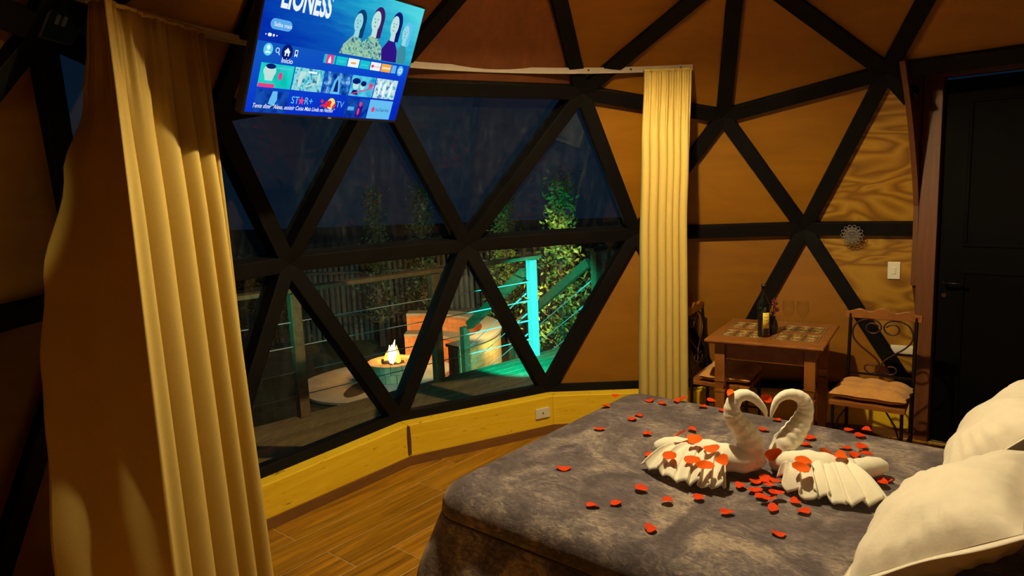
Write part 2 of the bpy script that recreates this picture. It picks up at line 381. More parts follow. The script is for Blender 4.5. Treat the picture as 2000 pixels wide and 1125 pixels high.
# ================================================================== DOOR
DD = 2.81
door = empty('door_1', DN*DD, kind='structure', label='black door in a brown wooden frame recessed into the dome')
def dl(s, d, z): return DT*s+DN*d+V3(0, 0, z)
DR = Matrix((DT, DN, V3(0, 0, 1))).transposed()
def dbox(name, s0, s1, d0, d1, z0, z1, mt, par=door, bevel=.003):
    return MB().box(dl((s0+s1)/2, (d0+d1)/2, (z0+z1)/2), (s1-s0, d1-d0, z1-z0), DR).build(name, mt, par, bevel=bevel)
leaf = dbox('leaf', -.432, .432, .035, .075, .01, 2.33, 'door_black')
for z0, z1 in ((1.30, 2.2), (.15, 1.15)):
    for s0, s1, a, b in ((-.30, .30, z0, z0+.02), (-.30, .30, z1-.02, z1), (-.30, -.28, z0+.02, z1-.02), (.28, .30, z0+.02, z1-.02)): dbox('moulding', s0, s1, .027, .035, a, b, 'door_black', leaf)
dbox('jamb', -.543, -.436, -.02, .07, 0, 2.43, 'frame_brown'); dbox('jamb', .436, .543, -.02, .07, 0, 2.43, 'frame_brown'); dbox('head', -.436, .436, -.02, .07, 2.345, 2.43, 'frame_brown')
h_ = MB(); h_.tube([dl(-.385, .035, 1.07), dl(-.385, -.02, 1.07)], .01, 8); h_.tube([dl(-.385, -.02, 1.07), dl(-.27, -.02, 1.07)], .008, 8); h_.build('handle', 'iron_black', leaf, True)
k_ = MB(); k_.tube([dl(-.39, .035, .985), dl(-.39, .028, .985)], .014, 12); k_.build('keyhole_plate', 'iron_brown', leaf)
for s_ in (-1, 1):     # cheeks of the dormer, from the leaning dome out to the upright frame
    ed = []
    for i in range(15):
        z = i/14*2.43; rr = math.sqrt(max(.1, (R0*.985)**2-(z-ZC)**2)); d = math.sqrt(rr*rr-DW*DW)-DD
        if z > .9: ed.append((min(d, -.0), z))
    poly = [dl(s_*DW, d, z) for d, z in ed]+[dl(s_*DW, .07, 2.43), dl(s_*DW, .07, .9)]
    MB().prism(poly, DT*s_*.02).build('cheek', 'frame_brown', door)
    tr = MB()
    pts = [dl(s_*(DW+.01), d, z) for d, z in ed]
    for a, b in zip(pts, pts[1:]): tr.bar(a, b, .035, .03, DT)
    tr.build('edge_trim', 'frame_brown', door)
MB().prism([dl(-DW, -.27, 2.40), dl(DW, -.27, 2.40), dl(DW, .07, 2.40), dl(-DW, .07, 2.40)], V3(0, 0, .02)).build('dormer_ceiling', 'frame_brown', door)

# ================================================================== CURTAIN RAIL, CURTAINS
def cyl(az, r, z): a = math.radians(az); return V3(r*math.cos(a), r*math.sin(a), z)
rail = empty('curtain_rail', cyl(50, 2.44, 2.49), label='white curved curtain rail running above the window', cat='curtain rail')
inv = -rail.location
rb = MB()
pts = [cyl(a, 2.44, 2.49)+inv for a in [5.2+i*2 for i in range(50)]]
for a, b in zip(pts, pts[1:]): rb.bar(a, b, .036, .018, V3(a.x-inv.x, a.y-inv.y, 0))
rb.build('track', 'rail_white', rail)
for a in (7, 14.5, 21, 50, 86): MB().tube([cyl(a, 2.426, 2.492)+inv, cyl(a, 2.4315, 2.492)+inv], .006, 8).build('screw', 'iron_black', rail)
def curtain(name, left, right, r, z0, z1, N, wexp, amp, seed, label, nv=46, plan=None):
    rnd = random.Random(seed); ph = rnd.uniform(0, 6); nu = N*22
    mb = MB()
    base = empty(name, cyl((left[0][1]+right[0][1])/2, r, z0), label=label, cat='curtain', group='curtains')
    off = -base.location
    def edge(tab, z):
        for (za, a), (zb, b) in zip(tab, tab[1:]):
            if za <= z <= zb: return a+(b-a)*smooth01((z-za)/(zb-za))
        return tab[0][1] if z < tab[0][0] else tab[-1][1]
    def fn(u, v):
        z = z1-v*(z1-z0); az = edge(left, z)*(1-u)+edge(right, z)*u
        warp = u**wexp; p = 2*PI*N*warp+.9*math.sin(5.1*u+ph)+.5*math.sin(11*u+ph*2)
        s1 = abs(math.sin(p/2+.25*math.sin(3*v+ph)*u)); fold = 1-2*s1**.85
        g = smooth01(v*3.2); fine = math.sin(2*PI*N*3.1*u+ph)*.5+math.sin(2*PI*N*4.7*u)*.3
        rr = r+amp*(fold*(.35+.65*g)*(.75+.35*v))+.012*fine*(1-smooth01(v*5))
        az += .35*math.sin(p)*g*(amp/.05)
        if plan: return plan(u, z, rr-r, fine*(1-smooth01(v*5)))+off
        return cyl(az, rr, z)+off
    mb.grid(fn, nu, nv)
    o = mb.build('cloth', 'curtain_fabric', base, True); solid(o, .004)
    hd = MB(); n = 40
    pts = [fn(i/n, 0)+V3(0, 0, .006) for i in range(n+1)]
    hd.tube(pts, .009, 6); hd.build('header_tape', 'curtain_fabric', base, True)
    return base
LEFT_END = [(0, -.32, 2.64), (.6, -.31, 2.64), (1.0, -.26, 2.645), (1.25, -.235, 2.65), (1.55, -.18, 2.64), (1.91, -.075, 2.60), (2.16, -.01, 2.54), (2.36, -.08, 2.44), (2.50, -.095, 2.40)]
def wide_plan(u, z, dr, fine):
    # the window-side folds run along the rail; the other end turns out toward the dome wall
    for (za, xa, ya), (zb, xb, yb_) in zip(LEFT_END, LEFT_END[1:]):
        if za <= z <= zb: t_ = smooth01((z-za)/(zb-za)); xe, ye = xa+(xb-xa)*t_, ya+(yb_-ya)*t_; break
    rx, ry = -.105, 2.335
    if u < .3:
        k = u/.3; px_, py_ = xe+(rx-xe)*k, ye+(ry-ye)*k; nx, ny = (ye-ry), (rx-xe); ln = math.hypot(nx, ny) or 1
        b = -.006*math.sin(PI*k)+.008*math.sin(2*PI*k*1.6+2*z)*math.sin(PI*k)-.006*fine
        return V3(px_-nx/ln*b-.0*k, py_-abs(ny)/ln*b, z)
    k = (u-.3)/.7; a = 92.6+(76.9+.85*z-92.6)*k; w_ = smooth01(k*8)
    return cyl(a, 2.337+.02*k+(dr+.06)*w_*.85-.02*w_, z)
curtain('curtain', [(0, 107), (.8, 105.5), (1.35, 104), (1.6, 102.7), (1.91, 98.8), (2.16, 95.2), (2.47, 92.2)], [(0, 77.3), (.8, 77.6), (1.6, 78), (2.47, 78.9)], 2.36, .03, 2.468, 7, 1.05, .054, 3, 'wide mustard curtain hanging beside the television, its top in shadow', plan=wide_plan)
curtain('curtain', [(0, 14.4), (.5, 14.1), (1.3, 13.7), (2.0, 13.2), (2.47, 12.7)], [(0, 6.2), (1.5, 6.3), (2.0, 5.9), (2.47, 5.6)], 2.385, .03, 2.468, 6, 1.0, .030, 9, 'narrow mustard curtain gathered between the window and the small table')

# ================================================================== TELEVISION
tvp = V3(.7035, 1.849, 2.3893); ty, tt_, trl = -1.8918, .4248, .024
tf = V3(math.cos(ty)*math.cos(tt_), math.sin(ty)*math.cos(tt_), -math.sin(tt_)); trr = V3(0, 0, 1).cross(tf).normalized(); tu = tf.cross(trr)
r2 = trr*math.cos(trl)+tu*math.sin(trl); u2 = -trr*math.sin(trl)+tu*math.cos(trl)
tv = empty('television', label='flat television with a blue streaming menu, tilted down from the ceiling', cat='television')
mw = Matrix((r2, u2, tf)).transposed().to_4x4(); mw.translation = tvp; tv.matrix_world = mw
TW, TH = .97, .57
MB().box((0, 0, -.022), (TW, TH, .044), None).build('casing', 'black_plastic', tv, bevel=.006)
MB().box((0, -.02, -.062), (TW*.7, TH*.6, .04)).build('rear_housing', 'black_plastic', tv, bevel=.01)
BZ = .009
U = lambda u, v: V3((u-.5)*TW, (v-.5)*TH, 0)
SU0, SU1, SV0, SV1 = .010, .990, .022, .984
def quad(u0, v0, u1, v1, z): return [U(u0, v0)+V3(0, 0, z), U(u1, v0)+V3(0, 0, z), U(u1, v1)+V3(0, 0, z), U(u0, v1)+V3(0, 0, z)]
def flat(name, polys, mt, par): 
    mb = MB()
    for p in polys: mb.add(p, [tuple(range(len(p)))])
    me = mb.mesh(name, mt); return link(name, me, par)
m = emis('screen_blue', srgb(6, 48, 190), 1.0); t = NT(m); em = [n for n in t.t.nodes if n.type == 'EMISSION'][0]
sx_ = t.n('ShaderNodeSeparateXYZ'); tc = t.n('ShaderNodeTexCoord'); t.l(tc.outputs['Object'], sx_.inputs[0])
t.l(t.ramp(t.math('ADD', t.math('MULTIPLY', sx_.outputs[1], 1.6), t.math('ADD', t.math('MULTIPLY', sx_.outputs[0], -.25), .5)), [(.05, srgb(4, 40, 190)), (.3, srgb(10, 62, 205)), (.55, srgb(16, 85, 190))]), em.inputs[0])
screen = flat('screen', [quad(SU0, SV0, SU1, SV1, .0005)], m, tv)
m = emis('hero_art', srgb(20, 110, 190), 1.0); t = NT(m); em = [n for n in t.t.nodes if n.type == 'EMISSION'][0]
sx_ = t.n('ShaderNodeSeparateXYZ'); tc = t.n('ShaderNodeTexCoord'); t.l(tc.outputs['Object'], sx_.inputs[0]); nz = t.noise(t.coord((1.2, 9, 1)), 4, 4)
t.l(t.ramp(t.math('ADD', t.math('ADD', t.math('MULTIPLY', sx_.outputs[0], .75), t.math('MULTIPLY', sx_.outputs[1], 1.3)), t.math('ADD', t.math('MULTIPLY', nz, .35), .12)), [(.05, srgb(2, 44, 170)), (.35, srgb(10, 90, 185)), (.65, srgb(30, 165, 205)), (.95, srgb(80, 215, 225))]), em.inputs[0])
flat('hero_picture', [quad(SU0, .505, SU1, SV1, .0010)], m, screen)
for nm, c_ in (('ui_white', (235, 245, 255)), ('ui_pill', (90, 170, 235)), ('ui_cyan', (90, 210, 235)), ('ui_teal', (20, 195, 205)), ('ui_orange', (250, 170, 50)), ('ui_pink', (235, 60, 130)), ('ui_red', (235, 40, 60)), ('ui_yellow', (250, 225, 110)), ('ui_navy', (8, 28, 110)), ('ui_violet', (45, 20, 130)), ('ui_sky', (100, 190, 240)), ('skin_a', (150, 215, 225)), ('skin_b', (190, 225, 220)), ('hair_a', (12, 60, 110)), ('hair_b', (60, 30, 100)), ('coat', (120, 190, 150)), ('coat_b', (60, 140, 160))): emis(nm, srgb(*c_), 1.0)
emis('poster_a', srgb(10, 190, 180), 1.0, srgb(30, 215, 200), 8); emis('poster_b', srgb(40, 120, 170), 1.0, srgb(150, 225, 225), 28, srgb(20, 170, 200)); emis('poster_c', srgb(5, 40, 130), 1.0, srgb(30, 110, 200), 22, srgb(140, 190, 230))
emis('poster_d', srgb(20, 150, 205), 1.0, srgb(90, 205, 230), 14); emis('poster_e', srgb(20, 130, 190), 1.0, srgb(220, 240, 235), 24, srgb(60, 180, 205)); emis('poster_dim', srgb(6, 42, 150), 1.0, srgb(20, 80, 180), 18)
emis('coat_mottled', srgb(40, 140, 160), 1.0, srgb(170, 215, 170), 45, srgb(30, 90, 140))
def ell(u, v, ru, rv, z, n=20, a0=0, a1=2*PI): return [U(u+ru*math.cos(a0+(a1-a0)*i/n), v+rv*math.sin(a0+(a1-a0)*i/n))+V3(0, 0, z) for i in range(n if abs(a1-a0) > 6.2 else n+1)]
def pol(pts, z): return [U(*p)+V3(0, 0, z) for p in pts]
def text(name, s, u, v, h, mt, par, z=.003, shear=0, width=None, offset=0, xs=1.0):
    cu = bpy.data.curves.new('txt', 'FONT'); cu.body = s; cu.size = 1.0; cu.shear = shear; cu.offset = offset; cu.resolution_u = 3
    to = bpy.data.objects.new('txt', cu); COL.objects.link(to); dg = bpy.context.evaluated_depsgraph_get()
    me = bpy.data.meshes.new_from_object(to.evaluated_get(dg)); bpy.data.objects.remove(to); bpy.data.curves.remove(cu)
    xs_ = [p.co.x for p in me.vertices]; ys_ = [p.co.y for p in me.vertices]
    k = h*TH/.69; kx = (width/(max(xs_)-min(xs_))) if width else k*xs
    for p in me.vertices: p.co = U(u, v)+V3((p.co.x-min(xs_))*kx, p.co.y*k, z)
    me.materials.clear(); me.materials.append(MATS[mt]); return link(name, me, par)
# four busts on the hero picture
def bust(u, v, ru, rv, skin, hair, coat, sh, z):
    flat('portrait_coat', [pol([(u-sh, .512), (u-sh*.8, v-rv*2.4), (u-ru*.5, v-rv*1.35), (u+ru*.5, v-rv*1.35), (u+sh*.75, v-rv*2.3), (u+sh*.95, .512)], z)], coat, screen)
    flat('portrait_hair', [ell(u+ru*.25, v+rv*.12, ru*1.12, rv*1.1, z+.0002), pol([(u, v), (u+ru*1.35, v+rv*.2), (u+ru*1.3, v-rv*1.5), (u+ru*.4, v-rv*1.6)], z+.0002)], hair, screen)
    flat('portrait_neck', [pol([(u-ru*.45, v-rv*.6), (u+ru*.45, v-rv*.6), (u+ru*.5, v-rv*1.55), (u-ru*.5, v-rv*1.5)], z+.0003)], skin, screen)
    flat('portrait_face', [ell(u-ru*.12, v-rv*.1, ru*.82, rv*.92, z+.0004)], skin, screen)
    flat('portrait_features', [ell(u-ru*.45, v+rv*.08, ru*.13, rv*.045, z+.0006, 8), ell(u+ru*.12, v+rv*.08, ru*.13, rv*.045, z+.0006, 8), ell(u-ru*.2, v-rv*.55, ru*.2, rv*.045, z+.0006, 8), pol([(u-ru*.3, v), (u-ru*.12, v-rv*.28), (u-ru*.36, v-rv*.26)], z+.0006)], 'coat_b', screen)
bust(.895, .765, .03, .07, 'skin_a', 'ui_sky', 'coat_b', .05, .0012)
bust(.80, .805, .036, .085, 'skin_b', 'ui_navy', 'ui_violet', .075, .0018)
bust(.548, .765, .033, .075, 'skin_a', 'hair_a', 'coat_mottled', .085, .0016)
bust(.662, .805, .037, .085, 'skin_b', 'hair_b', 'coat_mottled', .10, .0024)
text('title_lettering', 'LIONESS', .088, .742, .16, 'ui_white', screen, width=.275*TW, offset=.03)
def pill(u0, v0, u1, v1, z):
    rv = (v1-v0)/2; ru = rv*TH/TW; vc = (v0+v1)/2
    return ell(u0+ru, vc, ru, rv, z, 10, PI/2, PI*1.5)+ell(u1-ru, vc, ru, rv, z, 10, -PI/2, PI/2)
flat('button', [pill(.056, .592, .168, .662, .0016)], 'ui_pill', screen); text('button_lettering', 'Saiba mais', .073, .614, .027, 'ui_white', screen, offset=.006)
flat('page_dots', [ell(.043, .552, .003, .005, .0016), pill(.053, .541, .073, .563, .0016), ell(.083, .552, .005, .009, .0016), ell(.099, .553, .003, .005, .0016)], 'ui_white', screen)
flat('avatar_disc', [ell(.069, .456, .024, .042, .0016)], 'ui_cyan', screen)
flat('avatar_figure', [ell(.069, .47, .009, .016, .002), ell(.069, .432, .014, .016, .002, 12, 0, PI)], 'ui_white', screen)
flat('home_shade', [ell(.169, .457, .03, .053, .0013)], 'ui_navy', screen)
def ring(u, v, r, w_, z, n=20): 
    k = TW/TH
    return [[U(u+r*math.cos(a), v+r*k*math.sin(a))+V3(0, 0, z), U(u+r*math.cos(b), v+r*k*math.sin(b))+V3(0, 0, z), U(u+(r-w_)*math.cos(b), v+(r-w_)*k*math.sin(b))+V3(0, 0, z), U(u+(r-w_)*math.cos(a), v+(r-w_)*k*math.sin(a))+V3(0, 0, z)] for a, b in ((2*PI*i/n, 2*PI*(i+1)/n) for i in range(n))]
flat('search_icon', ring(.117, .46, .0105, .003, .002)+[pol([(.123, .444), (.126, .448), (.132, .431), (.129, .428)], .002)], 'ui_white', screen)
flat('home_icon', [pol([(.153, .46), (.169, .487), (.185, .46), (.181, .452), (.181, .43), (.174, .43), (.174, .45), (.164, .45), (.164, .43), (.157, .43), (.157, .452)], .002)], 'ui_white', screen)
flat('bookmark_icon', [pol([(.210, .482), (.226, .482), (.226, .43), (.218, .445), (.210, .43)], .002)], 'ui_white', screen); flat('bookmark_hole', [pol([(.2135, .475), (.2225, .475), (.2225, .447), (.218, .455), (.2135, .447)], .0023)], 'ui_navy', screen)
text('menu_lettering', 'Início', .147, .383, .034, 'ui_white', screen, offset=.01)
for (u0, u1), mt in zip(((.380, .452), (.458, .530), (.536, .610), (.616, .687), (.693, .767), (.773, .847), (.853, .888)), ('ui_teal', 'ui_teal', 'ui_white', 'ui_teal', 'ui_white', 'ui_orange', 'ui_sky')):
    flat('app_tile', [quad(u0, .424, u1, .489, .0016)], mt, screen)
flat('app_mark', [quad(.396, .424, .440, .489, .002)], 'ui_pink', screen); flat('app_mark', [pol([(.408, .43), (.428, .43), (.424, .46), (.418, .482), (.41, .46)], .0024)], 'ui_white', screen)
flat('app_mark', [quad(.470, .455, .518, .459, .002), quad(.478, .446, .510, .449, .002)], 'ui_cyan', screen); flat('app_mark', [quad(.555, .448, .59, .462, .002)], 'ui_orange', screen); flat('app_mark', [quad(.63, .45, .672, .456, .002)], 'ui_cyan', screen)
flat('app_mark', [ell(.708, .456, .009, .012, .002)], 'ui_red', screen); text('app_lettering', 'YouTube', .719, .449, .015, 'ui_red', screen); flat('app_mark', [quad(.783+.0085*i, .448, .789+.0085*i, .464, .002) for i in range(7)], 'ui_white', screen)
flat('app_mark', [quad(.858+.011*i, .432+.019*j, .866+.011*i, .446+.019*j, .002) for i in range(3) for j in range(3)], 'ui_pill', screen)
flat('settings_disc', [ell(.923, .452, .024, .042, .0016)], 'ui_sky', screen); flat('settings_icon', ring(.923, .452, .013, .005, .002, 10), 'ui_white', screen)
for u0, u1, mt in ((.048, .225, 'poster_a'), (.231, .405, 'poster_b'), (.411, .582, 'poster_c'), (.588, .757, 'poster_d'), (.763, .930, 'poster_e')):
    flat('poster', [quad(u0, .202, u1, .367, .0016)], mt, screen)
flat('poster_strip', [quad(.05, .202, .135, .228, .002)], 'ui_pink', screen); flat('poster_figure', [ell(.098, .315, .033, .045, .002), pol([(.07, .30), (.126, .30), (.118, .25), (.08, .25)], .002)], 'skin_b', screen)
flat('poster_hair', [ell(.1, .348, .026, .018, .0023)], 'ui_navy', screen); flat('poster_mark', [ell(.158, .287, .011, .028, .002)], 'ui_pink', screen); flat('poster_strip', [quad(.135, .338, .215, .346, .002)], 'ui_sky', screen)
flat('poster_figure', [ell(.27, .285, .012, .06, .002), ell(.285, .325, .011, .018, .002), ell(.375, .30, .008, .05, .002), pol([(.31, .24), (.36, .27), (.365, .262), (.312, .228)], .002)], 'skin_b', screen); flat('poster_strip', [quad(.31, .335, .36, .349, .002)], 'ui_white', screen)
flat('poster_figure', [pol([(.465, .202), (.475, .30), (.495, .345), (.515, .30), (.525, .202)], .002)], 'ui_sky', screen); flat('poster_figure', [pol([(.482, .22), (.488, .29), (.496, .32), (.503, .29), (.512, .22)], .0023)], 'ui_navy', screen)
flat('poster_figure', [ell(.625, .29, .022, .036, .002), ell(.672, .285, .017, .03, .002)], 'skin_b', screen); flat('poster_hair', [ell(.622, .322, .028, .024, .0023), ell(.676, .308, .02, .022, .0023), pol([(.60, .215), (.65, .215), (.64, .25), (.61, .25)], .0023)], 'ui_navy', screen)
flat('poster_figure', [pol([(.60, .222), (.75, .285), (.75, .277), (.60, .212)], .0026), ell(.73, .3, .016, .02, .0026)], 'ui_pink', screen)
flat('poster_figure', [ell(.80, .29, .008, .06, .002), ell(.835, .28, .012, .055, .002), ell(.885, .285, .01, .06, .002)], 'ui_white', screen)
for u0, u1, mt in ((.048, .225, 'poster_dim'), (.231, .405, 'screen_blue'), (.411, .582, 'screen_blue'), (.588, .748, 'poster_dim'), (.754, .932, 'ui_sky')): flat('poster', [quad(u0, .027, u1, .187, .0014)], mt, screen)
flat('poster_figure', [pol([(.135, .18), (.16, .18), (.165, .12), (.15, .075), (.12, .09)], .002)], 'ui_sky', screen)
text('channel_lettering', 'ST', .243, .105, .052, 'ui_sky', screen, offset=.006); text('channel_lettering', 'R+', .322, .105, .052, 'ui_sky', screen, offset=.006)
flat('star_mark', [[U(.3025+(.021 if i % 2 == 0 else .009)*math.cos(PI/2+i*PI/5), .127+(.036 if i % 2 == 0 else .015)*math.sin(PI/2+i*PI/5))+V3(0, 0, .002) for i in range(10)]], 'ui_pink', screen)
flat('emblem_disc', [ell(.487, .125, .026, .044, .002)], 'ui_yellow', screen)
flat('emblem_animal', [pol([(.418, .095), (.43, .115), (.44, .112), (.455, .14), (.478, .15), (.49, .14), (.486, .115), (.49, .095), (.475, .1), (.455, .09), (.44, .1)], .0024), pol([(.424, .155), (.418, .135), (.432, .125), (.44, .14)], .0024), pol([(.495, .09), (.505, .12), (.515, .14), (.52, .11), (.51, .09)], .0024)], 'ui_red', screen)
text('channel_lettering', 'TV', .521, .1, .05, 'ui_sky', screen)
flat('poster_figure', [pol([(.665, .03), (.672, .12), (.69, .165), (.712, .12), (.705, .03)], .002)], 'ui_violet', screen); flat('poster_figure', [ell(.69, .14, .01, .02, .0023), ell(.683, .08, .008, .03, .0023)], 'ui_pink', screen); flat('poster_strip', [quad(.605, .085, .65, .115, .002)], 'ui_pill', screen)
flat('poster_mark', [ell(.79, .105, .013, .022, .002)], 'ui_pink', screen); text('channel_lettering', 'YouTube Kids', .806, .093, .026, 'ui_navy', screen, width=.105*TW)
text('caption_lettering', 'Tente dizer "Alexa, assistir Coisa Mais Linda na Netflix"', .043, .058, .030, 'ui_white', screen, z=.004, shear=.3, width=.475*TW, offset=.008)
MB().box((0, -TH/2+.006, .001), (.022, .005, .002)).build('maker_badge', 'silver', tv)
mount = empty('ceiling_mount', tvp-tf*.097, label='black bracket arm holding the television up to the dome', cat='bracket')
mb = MB(); mb.tube([-tf*.014, -tf*.10+V3(0, 0, .05), -tf*.16+V3(0, 0, .27)], .02, 8); mb.build('arm', 'black_plastic', mount); MB().box((0, 0, 0), (.2, .2, .024), mw.to_3x3()).build('plate', 'black_plastic', mount)

# ================================================================== BED
P0 = V3(.50, 1.46, 0); e1 = V3(.8549, -.5188, 0); e2 = V3(-.5188, -.8549, 0)
BW, BLN, BH = 1.65, 2.06, .55
bed = empty('bed', P0+e1*BW/2+e2*BLN/2, math.atan2(e2.y, e2.x), label='low double bed with a grey base and headboard beneath the plush blanket', cat='bed')
MB().box((-.01, 0, .17), (BLN-.1, BW-.12, .26)).build('base', 'seam_dark', bed, bevel=.02)
MB().box((0, 0, .40), (BLN-.10, BW-.14, .20)).build('mattress', 'pillow_cotton', bed, bevel=.04)
MB().box((BLN/2+.06, 0, .5), (.06, BW+.1, 1.0)).build('headboard', 'frame_brown', bed, bevel=.01)
for sx in (-1, 1):
    for sy in (-1, 1): MB().box((sx*.9, sy*.68, .02), (.07, .07, .04)).build('foot', 'iron_black', bed)
bl = empty('blanket', bed.location, bed.rotation_euler.z, label='dark grey plush blanket draped over the bed', cat='blanket')
# perimeter of rounded rectangle in bed-local axes
def rrect(hx_, hy_, rc, n_arc=10, n_side=40):
    out = []
    for cx, cy, a0 in ((hx_-rc, hy_-rc, 0), (-hx_+rc, hy_-rc, PI/2), (-hx_+rc, -hy_+rc, PI), (hx_-rc, -hy_+rc, 1.5*PI)):
        arc = [(cx+rc*math.cos(a0+i/n_arc*PI/2), cy+rc*math.sin(a0+i/n_arc*PI/2), math.cos(a0+i/n_arc*PI/2), math.sin(a0+i/n_arc*PI/2)) for i in range(n_arc+1)]
        out.append(arc)
    res = []
    for k in range(4):
        res += out[k]; a, b = out[k][-1], out[(k+1) % 4][0]
        for i in range(1, n_side): t_ = i/n_side; res.append(tuple(x+(y-x)*t_ for x, y in zip(a, b)))
    return res
per = [(x-.03, y-.03, nx, ny) for x, y, nx, ny in rrect(BLN/2+.03, BW/2+.03, .17)]; NP = len(per)
rings = []
rnd = random.Random(5)
def bumpz(x, y): return .004*math.sin(5.3*x+2*y)+.004*math.sin(7.1*y-3*x+1)+.002*math.sin(17*x+9*y)
EDGE = .125
for fr_ in [i/14 for i in range(0, 14)]:
    rings.append([V3((x-nx*EDGE)*fr_, (y-ny*EDGE)*fr_, BH+bumpz(x*fr_, y*fr_)*(1-fr_**4)) if fr_ else V3(0, 0, BH) for x, y, nx, ny in per])
for i in range(0, 7):
    a = i/6*PI/2; rings.append([V3(x-nx*EDGE+nx*EDGE*math.sin(a), y-ny*EDGE+ny*EDGE*math.sin(a), BH-.11+.11*math.cos(a)) for x, y, nx, ny in per])
sk = [(.122, .002, 0), (.130, -.008, 0), (.138, .004, 0), (.17, .015, .25), (.24, .04, .5), (.32, .075, .8), (.40, .11, 1), (.48, .145, 1.1), (.53, .165, 1.2)]
for dz, out, am in sk:
    rg_ = []
    for i, (x, y, nx, ny) in enumerate(per):
        th = i/NP*2*PI; wv = math.sin(23*th)+.7*math.sin(41*th+1)+.5*math.sin(11*th)
        corner = abs(nx*ny)*2; o_ = (out+am*(.011*wv+.03*corner*math.sin(dz*6)))*(1-smooth01(nx*1.6))
        rg_.append(V3(x+nx*o_, y+ny*o_, BH-dz))
    rings.append(rg_)
mb = MB(); vs = [p for rg_ in rings[1:] for p in rg_]; nr = len(rings)-1
fs = [(j*NP+i, j*NP+(i+1) % NP, (j+1)*NP+(i+1) % NP, (j+1)*NP+i) for j in range(nr-1) for i in range(NP)]
vs.append(V3(0, 0, BH)); fs += [(len(vs)-1, i, (i+1) % NP) for i in range(NP)]
mb.add(vs, fs); mb.build('cover', 'blanket_plush', bl, True)
mb = MB(); sp_ = [V3(x-nx*.003, y-ny*.003, BH-.130) for x, y, nx, ny in per]; mb.tube(sp_+[sp_[0]], .006, 6, False); mb.build('seam', 'seam_dark', bl, True)

# pillows leaning on the headboard
def pillow(a, b, lean, wd, ht, th, label, seed, yawo=0, zoff=0):
    rnd = random.Random(seed); mb = MB(); n = 30
    def fn(side):
        def g(u, v):
            x, y = (u-.5)*2, (v-.5)*2
            pin = 1-.05*(1-abs(y)**2)*abs(x)**3
            px = x*wd/2*(1-.04*(1-y*y)); py = y*ht/2*(1-.05*(1-x*x))
            f = max(0, (1-abs(x)**2.6))**.55*max(0, (1-abs(y)**2.6))**.55
            wr = .007*math.sin(7*x+5*y+seed)*f+.006*math.sin(15*x-4*y)*f*abs(x)+.011*math.sin(22*math.atan2(y, x)+seed)*f*(1-f)*2
            return V3(px, py, side*(.003+th/2*f)+wr)
        return g
    mb.grid(fn(1), n, n); mb.grid(fn(-1), n, n)
    pos = P0+e1*a+e2*b
    o = empty('pillow', (0, 0, 0), label=label, cat='pillow', group='white pillows at the bed head')
    ca, sa = math.cos(lean), math.sin(lean)
    X = e1.copy(); X.rotate(Matrix.Rotation(yawo, 3, 'Z')); E2 = V3(-X.y, X.x, 0)*-1
    if E2.dot(e2) < 0: E2 = -E2
    Y = E2*ca+V3(0, 0, 1)*sa; Z = X.cross(Y)
    mw = Matrix((X, Y, Z)).transposed().to_4x4(); mw.translation = V3(pos.x, pos.y, BH+zoff+ht/2*sa+th*.22); o.matrix_world = mw
    body = mb.build('filling', 'pillow_cotton', o, True)
    wd2, ht2 = wd+.07, ht+.07; fl = MB()
    def g(u, v):
        per_ = [(-1, -1), (1, -1), (1, 1), (-1, 1), (-1, -1)]; x, y = lerp_list(per_, u); s_ = .93+.07*v
        wv = (math.sin(u*46+seed)*.003+math.sin(u*19)*.003)*v
        k1 = 1-.04*(1-y*y); k2 = 1-.05*(1-x*x)
        return V3(x*(wd/2*.97+v*.04)*k1, y*(ht/2*.97+v*.04)*k2, wv)
    fl.grid(g, 120, 3); f_ = fl.build('flange', 'pillow_cotton', o, True); solid(f_, .004)
    return o
pillow(.44, 1.80, .60, .66, .50, .22, 'white pillow with a flanged edge nearest the camera at bottom right', 2)
pillow(1.23, 1.86, .86, .66, .46, .22, 'white pillow standing behind the nearer pillow, beside the black door', 4)

